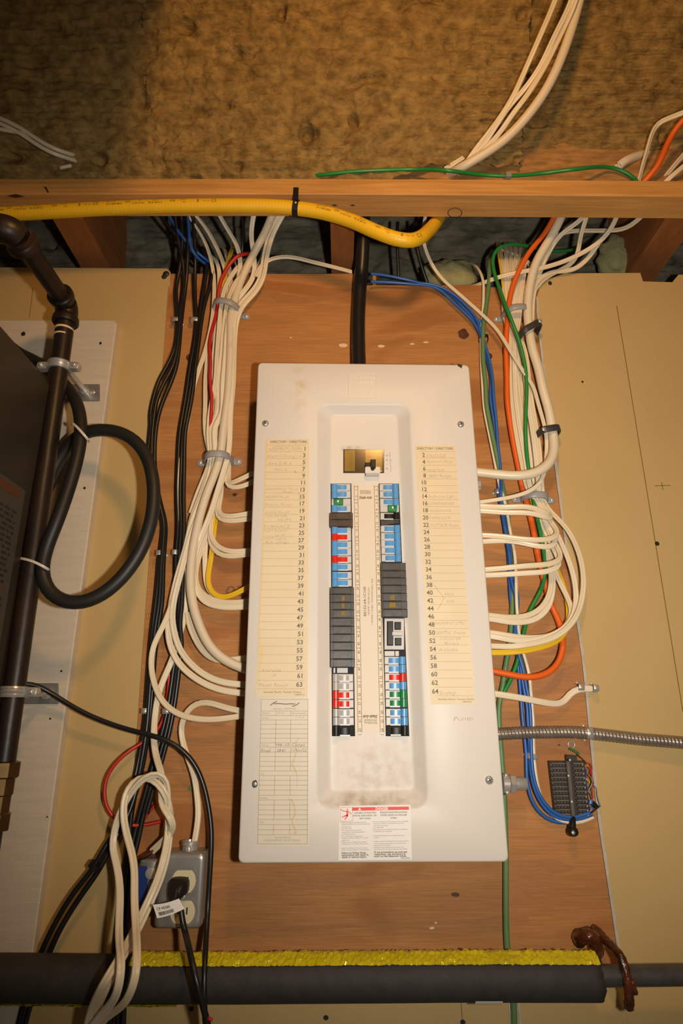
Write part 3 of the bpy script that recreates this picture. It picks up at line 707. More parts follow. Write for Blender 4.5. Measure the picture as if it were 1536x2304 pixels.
for b, x, y, w in (('Apply appropriate personal protective', 148, 418, 450), ('equipment (PPE) and follow safe electrical', 148, 450, 510), ('work practices.', 148, 490, 170), ('See NFPA 70E.', 148, 525, 180), ('This equipment must only be', 150, 560, 360), ('installed and serviced by qualified', 150, 595, 420), ('electrical personnel.', 150, 632, 240),
    ('Turn off all power supplying this', 150, 668, 380), ('equipment before working on or inside', 150, 700, 480), ('equipment.', 150, 740, 140), ('Always use a properly rated voltage', 150, 775, 450), ('sensing device to confirm power is off.', 150, 810, 480), ('Replace all devices, doors, and covers', 150, 885, 470), ('before turning on power to this equipment.', 150, 918, 510),
    ('Portez un equipement de protection personnel (EPP)', 728, 405, 630), ('approprie et observez les methodes de travail', 728, 438, 550), ('electrique securitaire.', 728, 475, 265), ('Voir NFPA 70E.', 728, 512, 180), ("Seul du personnel qualifie doit effectuer l'installation", 730, 548, 620), ("et l'entretien de cet appareil.", 730, 582, 335),
    ("Coupez l'alimentation de cet appareil avant d'y", 732, 658, 560), ('travailler.', 732, 692, 100), ('Utilisez toujours un dispositif de detection de tension', 735, 762, 630), ("a valeur nominale appropriee pour s'assurer que", 735, 800, 585), ("l'alimentation est coupee.", 735, 835, 305), ('Replacez tous les dispositifs, les portes et les', 738, 872, 545), ("couvercles avant de mettre l'appareil sous tension.", 738, 905, 610)):
    x, y = g((x, y))[0]; put_text(mb, b, x, y, YT, 2.3, w / 8.084, 'L', .8)
for x, y in ((128, 405), (128, 552), (128, 660), (128, 768), (130, 878), (706, 398), (708, 542), (710, 652), (712, 755), (716, 865)):
    x, y = g((x, y))[0]; put_text(mb, '.', x, y, YT, 6)
obj('printing', mb, 'ink_grey', dg, smooth=False)

# ---- centre strip with circuit numbers
YS = YR - .0005
st = obj('number_strip', MB().slab([P(795, 1089, YS), P(851, 1089, YS), P(868, 1648, YS), P(798, 1648, YS)], YS, YR), 'label_cream', panel, smooth=False, label='cream strip with circuit numbers')
YN = YS - .0004; mb = MB()
for k in range(32):
    y = 1102 + 14.58 * k + .0923 * k * k; t = (y - 1090) / 560
    put_text(mb, str(2 * k + 1), lerp(803, 812.5, t), y, YN, lerp(4.6, 5.6, t), None, 'C', 90, .01)
    put_text(mb, str(2 * k + 2), lerp(848, 863, t), y, YN, lerp(4.6, 5.6, t), None, 'C', 90, .01)
for a, b, c, d in ((796, 806, 803.5, 815.5), (805, 815, 812.5, 824.5), (841, 855.5, 848, 863.5), (849, 864.5, 856, 872)):
    pass
for xa, xb in ((796.5, 805), (804.5, 814), (841.5, 855), (850, 863.5)): put_line(mb, xa, 1092, xb, 1648, YN, .9)
for k in range(-1, 32, 2):
    y = 1102 + 14.58 * (k + .5) + .0923 * (k + .5) ** 2; t = (y - 1092) / 556
    put_line(mb, lerp(796.5, 805, t), y, lerp(804.5, 814, t), y, YN, .9); put_line(mb, lerp(841.5, 855, t), y, lerp(850, 863.5, t), y, YN, .9)
put_text(mb, 'FEDERAL', 810, 1107, YN, 4, 25, bold=0); put_text(mb, 'PIONEER', 810, 1111.5, YN, 4, 24, bold=0)
put_text(mb, 'Stab-lok', 807.5, 1122, YN, 6, 30, bold=.03, shear=.25)
put_text(mb, 'BE132-64-1C100', 823.5, 1386, YN, 5.6, 67, 'L', 90, .012); put_text(mb, '125AMP 120/240 AC/CA', 831, 1384, YN, 4, 63, 'L', 89); put_text(mb, '1 PHASE 3 WIRE / MONOPHASE 3 FILS', 838.5, 1405, YN, 3.6, 106, 'L', 89)
put_text(mb, 'FEDERAL', 848, 1624, YN, 4.6, 30, 'L', 180); put_text(mb, 'PIONEER', 847, 1618, YN, 4.6, 28, 'L', 180); put_text(mb, 'Stab-lok', 849, 1609, YN, 7, 34, 'L', 180, .03, .25)
obj('printing', mb, 'ink_brown', st, smooth=False)
mb = MB()
for i, ch in enumerate('MAIN'): put_text(mb, ch, 870, 1027 + i * 9.8, YR - .0004, 4, None, 'C')
for i, ch in enumerate('PRINCIPAL'): put_text(mb, ch, 877 + i * .3, 1022 + i * 4.9, YR - .0004, 3.4, None, 'C')
obj('main_lettering', mb, 'ink_grey', panel, smooth=False)

# ---- main breaker window
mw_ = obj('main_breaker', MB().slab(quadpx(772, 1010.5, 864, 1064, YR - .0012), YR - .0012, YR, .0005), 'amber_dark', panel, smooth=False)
obj('amber_pane', MB().slab(quadpx(775, 1012.5, 798, 1060, YR - .0016), YR - .0016, YR - .001), 'amber', mw_, smooth=False)  # gold reflection on the smoky window, painted as the pane's base colour
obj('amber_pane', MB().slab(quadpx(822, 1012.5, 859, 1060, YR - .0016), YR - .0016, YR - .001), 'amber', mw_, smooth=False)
tg = MB(); tg.slab(quadpx(834, 1033, 845, 1052, YR - .018), YR - .018, YR - .001, .0012); tg.slab(quadpx(821, 1040, 838, 1054, YR - .010), YR - .010, YR - .001, .0012)
obj('toggle', tg, 't_black', mw_, sharp=30)
lk = MB(); yt = YR - .0125
lk.slab(rrect(quadpx(821, 1050, 855, 1066, yt), .003), yt, yt + .0012, .0003); lk.slab(quadpx(823, 1064.5, 853, 1067.5, yt), yt, YR, .0003)
lkt = obj('lock_tab', lk, 'panel', panel, sharp=30)
mb = MB(); b = blob(838, 1056, 4.2, 3.2, 2, yt - .0003, 14, .05); mb.add(b, [tuple(range(14))]); obj('lock_hole', mb, 'ink', lkt, smooth=False)

# ---- breakers
def colx(side, y):
    t = (y - 1090) / 550
    return (lerp(745, 748, t), lerp(789, 797, t)) if side == 'L' else (lerp(853, 868.5, t), lerp(896, 918.5, t))
YBK = YR - .003
# dark slots the breakers stand in
for side in 'LR':
    a0, a1 = colx(side, 1088); b0, b1 = colx(side, 1657)
    obj('breaker_slot', MB().slab([P(a0 - 1.5, 1088, YR - .0006), P(a1 + 1.2, 1088, YR - .0006), P(b1 + 1.5, 1656.5, YR - .0006), P(b0 - 1.5, 1656.5, YR - .0006)], YR - .0006, YR), 'slot', panel, smooth=False)
def breaker(side, y0, y1, colour, kind='toggle'):
    x0, x1 = colx(side, (y0 + y1) / 2); w = x1 - x0
    bd = obj('circuit_breaker', MB().slab(quadpx(x0 + .5, y0 + .6, x1 - 1, y1 - .2, YBK), YBK, YR, .0007), 'matte_black' if colour == 'black2' else 'breaker', panel, smooth=False)
    X = (lambda f: x0 + f * w) if side == 'L' else (lambda f: x1 - f * w)
    hgt = y1 - y0; mb = MB(); n = 8
    if kind == 'button':
        ym0, ym1 = y0 + hgt * .02, y1 - hgt * .05; yy = YBK - .0035
        q = [P(X(.12), ym1 - 2, yy), P(X(.22), ym1 + .5, yy), P(X(.60), ym1, yy), P(X(.60), ym0, yy), P(X(.12), ym0, yy)]
        mb.slab(q, yy, YBK - .0003, .0012); bt = obj('test_button', mb, 't_green', bd, sharp=30, label='green test button')
        mb = MB(); put_poly(mb, [(X(.34) - 1.6, ym0 + 4), (X(.34) + 1.6, ym0 + 4), (X(.34) + 1.6, ym0 + 9), (X(.34) - 1.6, ym0 + 9)], yy - .0004)
        obj('button_mark', mb, 'label_white', bd, smooth=False); return
    # arched bar: wide thumb end outside, narrow stem inside
    wide = (.01, .30); stem = (.28, .78)
    def arc(fa, fb, ya, yb, base, h, k=7):
        rows = []
        for i in range(k + 1):
            f = fa + (fb - fa) * i / k; yy = base - h * (math.sin(math.pi * (i / k)) ** .6)
            rows.append((f, yy))
        top = [P(X(f), ya, y) for f, y in rows]; bot = [P(X(f), yb, y) for f, y in rows]
        vs = top + bot + [P(X(f), ya, YBK - .0002) for f, y in rows] + [P(X(f), yb, YBK - .0002) for f, y in rows]; m = k + 1; fs = []
        for i in range(k):
            fs += [(i, i + 1, m + i + 1, m + i), (2 * m + i, 2 * m + i + 1, i + 1, i), (m + i, m + i + 1, 3 * m + i + 1, 3 * m + i)]
        fs += [(0, m, 3 * m, 2 * m), (k, 2 * m + k, 3 * m + k, m + k)]
        mb.add(vs, fs)
    arc(*stem, y0 + hgt * .20, y1 - hgt * .16, YBK - .0035, .0020)
    arc(*wide, y0 + hgt * .02, y1 - hgt * .02, YBK - .0065, .0028)
    nm = {'t_blue': 'blue', 't_red': 'red', 't_green': 'green', 't_grey': 'grey', 't_black': 'black', 'black2': 'black'}[colour]
    obj('toggle', mb, 't_black' if colour == 'black2' else colour, bd, sharp=40, label=nm + ' toggle')
    mb = MB(); put_poly(mb, [(X(.34), y1 - hgt * .12), (X(.80), y1 - hgt * .12), (X(.80), y1 + hgt * .02), (X(.34), y1 + hgt * .02)], YBK - .0022)
    obj('divider', mb, 'label_white', bd, smooth=False)
def filler(side, ys, m='filler'):
    for a, b in zip(ys, ys[1:]):
        x0, x1 = colx(side, (a + b) / 2); yf = YR - .0105
        o = -4 if side == 'L' else -1.5; e_ = 3.5 if side == 'L' else 9
        f_ = obj('filler_plate', MB().slab(quadpx(x0 + o, a + .15, x1 + e_, b - .15, yf), yf, YR, .0006), m, panel, smooth=False)
        mb = MB(); w = (x1 - x0)
        mb.slab(quadpx(x0 + w * .04, a + 1.2, x0 + w * .92, b - 1.2, yf - .0012), yf - .0012, yf + .0002, .0005); obj('raised_pad', mb, m, f_, smooth=False)
B_, R_, G_, Y_, K_ = 't_blue', 't_red', 't_green', 't_grey', 't_black'
breaker('L', 1088, 1104, B_); breaker('L', 1104, 1120, B_); breaker('L', 1121, 1137, G_, 'button'); breaker('L', 1136, 1152, B_)
filler('L', [1153.6, 1169, 1185], 'filler_brown')
for a, c in ((1185, B_), (1200, R_), (1217, B_), (1233, B_), (1250, R_), (1267, B_), (1286, B_), (1303, B_)): breaker('L', a, a + 16.6, c)
filler('L', [1321.6, 1337, 1355.5, 1372, 1390.6, 1409, 1427, 1445, 1463.5, 1483, 1501.5])
for a, b, c in ((1516, 1534, Y_), (1534, 1553.5, Y_), (1554, 1573, R_), (1574, 1593, R_), (1594.5, 1613, Y_), (1613.5, 1632, Y_), (1633, 1656, 'black2')): breaker('L', a, b, c)
plate('knockout_tab', 'breaker', 750, 1503, 754, 1514, YR - .002, YR - .0006, panel, smooth=False); plate('knockout_tab', 'breaker', 758, 1503, 782, 1514, YR - .002, YR - .0006, panel, smooth=False)
breaker('R', 1088, 1104, B_); breaker('R', 1104, 1120, B_); breaker('R', 1121, 1137, B_); breaker('R', 1135, 1152, G_, 'button'); breaker('R', 1153, 1169, K_)
mb = MB(); mb.slab([P(856, 1171, YR - .006), P(897, 1169, YR - .006), P(897, 1177, YR - .006), P(857, 1182, YR - .006)], YR - .006, YR, .0006); obj('tilted_plate', mb, 'filler', panel, smooth=False)
for a, c in ((1181, B_), (1198, B_), (1214, B_), (1230, B_), (1247, B_)): breaker('R', a, a + 16.5, c)
filler('R', [1266, 1284, 1300, 1317, 1335, 1353, 1371, 1388.7])
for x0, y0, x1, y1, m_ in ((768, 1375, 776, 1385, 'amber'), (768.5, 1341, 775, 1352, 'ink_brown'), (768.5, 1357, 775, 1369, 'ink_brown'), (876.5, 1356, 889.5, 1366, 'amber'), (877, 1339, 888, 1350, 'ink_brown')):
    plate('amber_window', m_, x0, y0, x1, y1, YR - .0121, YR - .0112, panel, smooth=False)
mb = MB(); mb.lathe(P(1071, 1091, 1.045), (1, 0, 0), [(.006, 0), (.009, .001), (.009, .007), (.006, .0085)], 12); obj('side_screw', mb, 'chrome', panel, sharp=30)
# wide two-pole breaker with black rocker
x0, x1 = 864.5, 909
dp = obj('two_pole_breaker', MB().slab(quadpx(x0, 1391, x1, 1461.5, YBK - .002), YBK - .002, YR, .0008), 'breaker', panel, smooth=False)
rk = MB(); yy = YBK - .006
rk.slab(quadpx(871, 1397.5, 884.5, 1452, yy - .003), yy - .003, YBK - .002, .001); rk.slab(quadpx(887.5, 1399, 902, 1416.5, yy), yy, YBK - .002, .001); rk.slab(quadpx(888.5, 1435, 903, 1452, yy), yy, YBK - .002, .001)
obj('rocker', rk, 't_black', dp, smooth=False, label='black rocker')
rk = MB(); rk.slab(quadpx(882, 1421, 905, 1430, yy - .004), yy - .004, YBK - .002, .0008); obj('handle_tie', rk, 'breaker', dp, smooth=False)
plate('knockout_tab', 'breaker', 865, 1465, 887, 1476, YR - .002, YR - .0006, panel, smooth=False); plate('knockout_tab', 'breaker', 889, 1465, 897, 1476, YR - .002, YR - .0006, panel, smooth=False)
for a, b, c in ((1477, 1495, B_), (1495.5, 1514, B_), (1514.5, 1533, R_), (1533.5, 1552, B_), (1552.5, 1571.5, G_), (1572, 1591, G_), (1594, 1612.5, B_), (1613, 1632, B_), (1633, 1655, 'black2')): breaker('R', a, b, c)
# cable connectors on the box sides
def hexfit():
    t = thing('cable_connector', 'bare silver cable connector screwed into the right side of the panel', 'connector', P(1150, 1765, 1.075))
    c = P(1128, 1763, 1.075); ax = (1, 0, -.03)
    mb = MB(); mb.lathe(c, ax, [(.013, 0), (.0145, .001), (.0145, .011), (.012, .012)], 18); obj('lock_nut', mb, 'zinc', t)
    mb = MB(); mb.lathe(c + Vector((.0125, 0, 0)), ax, [(.0135, 0), (.0142, .001), (.0142, .008), (.0135, .009)], 6); obj('hex_body', mb, 'zinc', t, sharp=20)
    mb = MB(); mb.lathe(c + Vector((.0215, 0, 0)), ax, [(.010, 0), (.0098, .016), (.0082, .018), (.006, .0182), (.006, .01)], 18); obj('barrel', mb, 'zinc', t)
    for dx, dz in ((.006, .0125), (.006, -.0125)):
        mb = MB(); mb.dome(c + Vector((dx, -.008, dz)), .0035, .003, 10); obj('screw', mb, 'chrome', t)
hexfit()

# ================================================================== CABLES
FL = (.0098, .0056); FW = (.0108, .0062)
WC, WC2 = 'white_cable', 'white_cable2'
# ---- left bundle of white cables
LB = 'white cables in the left bundle'
cable('white_cable', 'white flat cable standing clear of the left bundle, hanging from behind the beam', zB((105, 100, .075), (185, 210, .06), (250, 320, .045), (285, 420, .03), (310, 560, .016), (312, 700), (300, 850), (280, 960), (240, 1110), (190, 1250), (150, 1400), (125, 1536)) + zC((1165, 100), (1128, 300), (1108, 500), (1116, 700), (1122, 880), (1112, 1010), (1088, 1150), (1050, 1290, .026), (1000, 1410, .028)) + zE((950, 130, .03), (930, 250, .03), (950, 380, .03), (1000, 490, .032), (1080, 560, .034), (1200, 597, .035), (1330, 600, .035), (1480, 580, .035), (1540, 572, .035)), WC2, .016, flat=FL, twist=(62, 10))
cable('white_cable', 'white flat cable from the left bundle dropping to the knotted loops over the outlet box', zB((150, 100, .075), (180, 130, .07), (260, 230, .05), (320, 340, .032), (370, 450, .018), (400, 560, .012), (415, 660), (395, 760)) + zB((370, 900, .014), (350, 1050, .014), (335, 1250, .014), (325, 1536, .014)) + zC((1290, 180, .016), (1300, 330, .018), (1290, 420, .018), (1250, 560, .018), (1180, 740, .018), (1160, 850, .018), (1140, 1000, .018), (1125, 1200, .018), (1150, 1310, .012), (1120, 1400, .014)) + zE((1100, 110, .018), (1060, 240, .02), (1000, 370, .022), (965, 500, .022), (950, 650, .024), (948, 750, .028), (962, 830, .036), (985, 900, .05), (1008, 960, .062), (1012, 1010, .064), (985, 1060, .06), (985, 1120, .062), (1030, 1170, .078), (1075, 1215, .08), (1080, 1260, .072), (1060, 1290, .06), (1030, 1330, .05), (985, 1370, .042), (940, 1412, .038)), WC2, .012, flat=FW, twist=(50, 15))
cable('white_cable', 'white flat cable bending into the panel side at the lowest of the wide left curves', zB((330, 100, .085), (400, 230, .06), (460, 320, .045), (490, 410, .03), (492, 520, .018), (470, 640, .014), (430, 740, .014), (385, 900, .016), (365, 1100, .016), (345, 1300, .016), (335, 1536, .016)) + zC((1305, 150, .018), (1312, 330, .02), (1300, 430, .022), (1240, 620, .022), (1180, 760, .022), (1150, 900, .022), (1090, 1100, .022), (1050, 1290, .022), (1035, 1400, .024)) + zE((1042, 120, .026), (1090, 240, .028), (1180, 330, .03), (1300, 400, .032), (1400, 428, .034), (1490, 438, .034), (1540, 440, .034)), WC, .012, flat=FW, twist=(45, 5))
cable('white_cable', 'white flat cable just inside the lowest wide left curve', zB((590, 100, .085), (588, 125, .08), (565, 250, .055), (575, 350, .04), (592, 450, .026), (585, 560, .02), (520, 660, .02), (440, 760, .02), (405, 900, .022), (390, 1100, .022), (372, 1300, .022), (360, 1536, .022)) + zC((1325, 150, .022), (1330, 330, .024), (1318, 430, .024), (1255, 640, .024), (1205, 760, .024), (1170, 860, .024), (1110, 1090, .026), (1075, 1220, .026), (1060, 1350, .026)) + zE((1075, 60, .028), (1090, 130, .028), (1150, 230, .03), (1250, 320, .032), (1350, 368, .034), (1490, 385, .034), (1540, 388, .034)), WC, .02, flat=FW, twist=(40, 0))
cable('white_cable', 'thick stained white cable in the left bundle entering the panel as the fattest curve', zB((738, 70, .10), (715, 120, .09), (690, 200, .075), (640, 300, .05), (560, 450, .03), (500, 580, .022), (455, 720, .022), (425, 850, .022), (425, 1000, .022), (418, 1200, .022), (405, 1400, .022), (395, 1536, .022)) + zC((1380, 100, .024), (1375, 200, .024), (1362, 330, .026), (1330, 440, .026), (1270, 590, .026), (1215, 790, .026), (1182, 980, .026), (1174, 1140, .026), (1190, 1270, .028), (1222, 1371, .03)) + zE((1278, 125, .033), (1352, 210, .034), (1440, 262, .034), (1500, 285, .034), (1550, 300, .034)), 'stain_cable', .02, r=.0082)
cable('white_cable', 'cream cable curving beneath the thickest left cable', zC((1160, 1310, .014), (1170, 1400, .014)) + zE((1185, 60, .016), (1220, 130, .016), (1270, 200, .018), (1330, 240, .02), (1400, 240, .022), (1450, 228, .024), (1540, 225, .024)), 'white_cable2', .012, flat=(.012, .008), twist=(0, 0))
cable('white_cable', 'printed white flat cable on the bundle\'s right edge, lower of the fifth left entry pair', zB((770, 120, .085), (755, 150, .08), (700, 260, .055), (660, 400, .036), (630, 580, .024), (570, 670, .022), (500, 740, .022), (455, 840, .024), (440, 1000, .024), (435, 1200, .024), (430, 1536, .024)) + zC((1415, 100, .024), (1410, 330, .026)) + zD((300, 430, .028), (235, 640, .028), (155, 900, .028), (65, 1120, .026), (12, 1260, .024), (-30, 1420, .02), (-20, 1600, .018), (60, 1800, .022), (180, 1855, .026), (300, 1878, .028), (465, 1868, .03), (580, 1860, .03)), WC, .02, flat=FW, twist=(35, 0))
cable('white_cable', 'white flat cable doubled above the fifth left entry', zB((800, 115, .085), (780, 150, .078), (720, 260, .06), (680, 400, .042), (650, 580, .03), (590, 680, .026), (510, 760, .026), (470, 860, .018), (455, 1000, .016), (445, 1300, .016), (425, 1536, .016)) + zC((1420, 100, .016), (1405, 330, .018)) + zD((310, 430, .02), (250, 640, .02), (180, 840, .018), (110, 1100, .014), (50, 1300, .012), (0, 1480, .012), (0, 1640, .014), (50, 1730, .02), (150, 1790, .024), (300, 1828, .026), (465, 1818, .03), (580, 1810, .03)), WC2, .02, flat=FL, twist=(40, 0))
for i, (pts, lab) in enumerate((
    (((330, 300, .014), (335, 450, .014), (325, 560, .016), (296, 610, .02), (310, 636, .024), (380, 650, .028), (450, 640, .03), (530, 600, .03), (600, 570, .03)), 'lower cable of the topmost left entry pair'),
    (((345, 280, .012), (345, 450, .012), (340, 560, .014), (318, 600, .022), (350, 600, .026), (430, 560, .03), (530, 512, .03), (600, 480, .03)), 'upper cable of the topmost left entry pair'),
    (((270, 600, .010), (265, 740, .010), (225, 850, .014), (215, 885, .018), (245, 925, .024), (330, 938, .028), (430, 920, .03), (520, 905, .03), (590, 895, .03)), 'upper cable of the second left entry pair'),
    (((255, 600, .012), (240, 800, .012), (212, 900, .016), (220, 970, .024), (300, 992, .026), (420, 978, .028), (520, 960, .028), (590, 950, .028)), 'lower cable of the second left entry pair'),
    (((200, 900, .012), (150, 1030, .014), (150, 1130, .016), (190, 1215, .02), (260, 1270, .024), (350, 1298, .028), (495, 1290, .03), (575, 1283, .03)), 'upper cable of the third left entry pair'),
    (((190, 900, .010), (135, 1080, .012), (145, 1200, .014), (190, 1290, .02), (260, 1350, .024), (340, 1365, .028), (420, 1350, .03), (495, 1330, .03), (575, 1315, .03)), 'lower cable of the third left entry pair'),
    (((170, 980, .010), (110, 1150, .010), (95, 1300, .010), (98, 1480, .010), (108, 1650, .011), (150, 1750, .012), (220, 1800, .012), (300, 1812, .012)), 'white cable tucked behind the yellow cable on the left'))):
    cable('white_cable', lab if i == 6 else 'cream flat ' + lab, zD(*pts), WC2 if i % 2 else WC, .012, flat=FL, twist=(60, 0))
cable('yellow_cable', 'yellow flat cable bending into the left side of the panel', zD((215, 900, .010), (195, 1050, .010), (180, 1180, .012), (155, 1400, .014), (122, 1560, .016), (125, 1670, .018), (190, 1755, .02), (290, 1785, .022), (390, 1745, .026), (480, 1695, .03), (570, 1650, .03)), 'yellow_cable', .012, flat=FL, twist=(50, 0))
# extra strands that fill the top fan and the run between the two straps
fan = [((255, 395, -.05), (300, 425, .0), (340, 475, .014), (350, 560, .012), (345, 680, .012), (350, 760, .012), (330, 900, .010), (310, 1100, .010), (300, 1300, .010), (290, 1536, .010)),
       ((380, 370, -.04), (398, 420, .0), (420, 520, .016), (430, 620, .014), (405, 760, .012), (390, 900, .010), (375, 1100, .010), (355, 1300, .008), (345, 1536, .008)),
       ((545, 440, -.03), (500, 468, .012), (440, 540, .024), (385, 640, .026), (360, 760, .026), (345, 900, .022), (330, 1100, .022), (318, 1300, .022), (305, 1536, .022)),
       ((620, 470, -.04), (565, 510, .01), (470, 580, .028), (420, 680, .028), (395, 770, .026), (380, 900, .016), (360, 1200, .014), (330, 1536, .010)),
       ((650, 400, -.04), (625, 470, .006), (560, 600, .02), (500, 700, .014), (470, 800, .012), (450, 1000, .012), (440, 1200, .010), (410, 1536, .010)),
       ((450, 420, -.05), (462, 480, .0), (480, 560, .014), (455, 660, .014), (420, 760, .012), (400, 900, .008), (395, 1200, .008), (375, 1536, .008))]
tails = [zC((1270, 120, .010), (1300, 350, .010), (1280, 420, .010), (1235, 560, .010), (1185, 700, .008), (1165, 800, .008)), zC((1315, 150, .010), (1320, 350, .010), (1300, 430, .012), (1250, 620, .012), (1205, 740, .01)),
         zC((1265, 100, .018), (1285, 280, .018), (1300, 360, .018), (1270, 450, .016), (1215, 580, .014), (1175, 700, .012)), zC((1340, 150, .012), (1345, 350, .014), (1325, 450, .014), (1290, 560, .014)),
         zC((1395, 150, .012), (1390, 350, .014), (1370, 450, .012)), zC((1365, 150, .010), (1370, 350, .010), (1350, 440, .010))]
fl_ = ['leftmost behind the red cable', 'deep behind the red cable at the fan', 'arching right of the red cable', 'crossing under the thick stained cable', 'farthest right against the plywood', 'hidden in the middle against the plywood']
for i, (f_, t_) in enumerate(zip(fan, tails)):
    cable('white_cable', 'cream flat cable packed inside the left bundle, ' + fl_[i], zB(*f_) + t_, WC2 if i % 2 else WC, .012, flat=FL, twist=(30 + 12 * i, 60), group=LB)
cable('white_cable', 'bowed white cable at the left edge of the bundle above the lower grey strap', zB((330, 800, .012), (300, 920, .012), (268, 1100, .012), (250, 1300, .012), (250, 1480, .012)) + zC((1262, 100, .012), (1268, 220, .012), (1292, 320, .014)), WC2, .012, flat=FL, twist=(70, 40))
cable('grey_cable', 'grey cable arching over the plywood top toward the thick black cable', zB((600, 560, .024), (620, 500, .03), (680, 445, .035), (780, 420, .04), (880, 430, .035), (1000, 462, .02), (1120, 490, .008), (1262, 528, -.01)), WC, .03, flat=FL, twist=(10, 10))
cable('yellow_cable', 'yellow cable showing inside the top of the left bundle', zB((440, 360, -.03), (425, 405, .012), (405, 470, .018), (385, 560, .016), (378, 640, .012), (372, 740, .010)), 'yellow_cable', .012, flat=FL)
cable('red_cable', 'thin red cable running down the left bundle of white cables', zB((548, 402, .030), (500, 406, .050), (450, 424, .050), (410, 490, .038), (360, 575, .03), (342, 660, .026), (336, 760, .016), (315, 870, .016), (288, 960, .022), (278, 1060, .024), (290, 1150, .024), (280, 1250, .024), (298, 1400, .024), (290, 1536, .024)) + zC((1300, 100, .022), (1296, 200, .014), (1300, 290, .010)), 'red', .024, r=.0037)
# ---- black cables on the left
BK = 'black cables at the left edge of the plywood'
zz = .014
blk = [(zA((1250, 130, .07), (1262, 250, .055), (1255, 400, .035), (1240, 520, .02), (1215, 640), (1222, 780), (1226, 890), (1222, 1000), (1170, 1150), (1100, 1270), (1058, 1400), (1035, 1536)) + zC((930, 120), (915, 300), (930, 480), (975, 650), (1008, 760), (1000, 870), (985, 960), (975, 1100), (960, 1250), (945, 1400)) + zE((938, 20), (925, 200), (912, 400), (902, 550), (890, 660), (868, 780), (845, 900), (810, 1050, .02), (760, 1190, .024), (700, 1310, .034), (630, 1410, .04)) + zF((590, 560, .04), (470, 700, .042), (375, 850, .042), (285, 1020, .044), (230, 1150, .04), (170, 1330, .03), (140, 1430, .03), (110, 1560, .03)), 'black cable leftmost at the plywood edge, sweeping off to the lower left'),
       (zA((1290, 130, .07), (1300, 250, .06), (1298, 400, .045), (1290, 560, .024), (1270, 720), (1250, 890), (1242, 1000), (1215, 1200), (1160, 1340), (1110, 1460), (1090, 1536)) + zC((975, 100), (955, 250), (958, 450), (990, 640), (1022, 760), (1018, 870), (1010, 960), (1005, 1100), (1000, 1250), (985, 1400)) + zE((968, 20), (955, 200), (940, 400), (928, 550), (915, 660), (895, 800), (870, 930), (835, 1060, .022), (800, 1170, .026), (735, 1300, .034), (660, 1430, .04)) + zF((630, 560, .04), (545, 680, .042), (435, 840, .042), (345, 1000, .044), (285, 1150, .04), (215, 1330, .03), (180, 1430, .03), (150, 1560, .03)), 'black cable second from the left, tied to its neighbour beside the outlet box'),
       (zA((1210, 130, .075), (1230, 300, .05), (1262, 450, .03), (1272, 600, .02), (1255, 760), (1238, 890), (1232, 1000), (1195, 1180), (1130, 1300), (1080, 1420), (1062, 1536)) + zC((950, 100), (935, 280), (945, 460), (985, 650), (1015, 770), (1008, 870), (998, 960), (990, 1100), (982, 1250), (965, 1400)) + zE((952, 20), (940, 200), (926, 400), (915, 550), (905, 660), (885, 790), (862, 920), (840, 1030), (815, 1140), (800, 1290), (790, 1400)) + zF((770, 560, .02), (745, 760, .02), (720, 1000, .02), (700, 1150, .02), (690, 1400, .02), (680, 1560, .02)), 'black cable third from the left, dropping behind the cream loops'),
       (zA((1330, 140, .07), (1345, 300, .05), (1350, 450, .03), (1345, 600, .018), (1350, 760), (1358, 890), (1345, 1000), (1310, 1200), (1285, 1380), (1262, 1536)) + zC((1130, 50), (1108, 200), (1098, 400), (1092, 600), (1098, 800), (1085, 950), (1085, 1100), (1085, 1300), (1070, 1400)) + zE((1100, 60), (1075, 250), (1050, 430), (1030, 560), (1000, 680), (965, 800), (930, 930), (895, 1060), (855, 1200), (825, 1340), (800, 1450)) + zF((790, 500, .02), (770, 700, .02), (750, 900, .02), (730, 1150, .02), (730, 1400, .02), (725, 1560, .02)), 'black cable nearest the white bundle, leftmost of the second pair'),
       (zA((1400, 360, -.06), (1425, 430, -.01), (1432, 490, .018), (1418, 580, .016), (1392, 740), (1375, 890), (1362, 1000), (1335, 1200), (1308, 1380), (1285, 1536)) + zC((1150, 50), (1128, 200), (1118, 400), (1112, 600), (1118, 800), (1105, 950), (1105, 1100), (1105, 1300), (1092, 1400)) + zE((1120, 60), (1095, 250), (1072, 430), (1050, 560), (1025, 680), (985, 820), (945, 960), (915, 1080), (880, 1200), (855, 1340), (830, 1460)) + zF((815, 500, .02), (800, 700, .02), (785, 900, .02), (765, 1150, .02), (765, 1400, .02), (760, 1560, .02)), 'black cable nearest the white bundle, middle of the second pair'),
       (zA((1440, 370, -.06), (1465, 440, -.01), (1470, 510, .018), (1458, 600, .018), (1415, 740), (1388, 890), (1375, 1000), (1350, 1180), (1328, 1380), (1305, 1536)) + zC((1165, 50), (1142, 200), (1136, 400), (1132, 600), (1135, 800), (1128, 950), (1126, 1150), (1120, 1300), (1105, 1400)) + zE((1125, 120), (1108, 260), (1088, 430), (1068, 560), (1045, 680), (1005, 830), (970, 950), (935, 1070), (905, 1180)), 'black cable nearest the white bundle, ending behind the cream knot')]
for i, (pts, lab) in enumerate(blk): cable('black_cable', lab, pts, 'black_cable', zz + (.003 * (i % 3)), r=.0042)
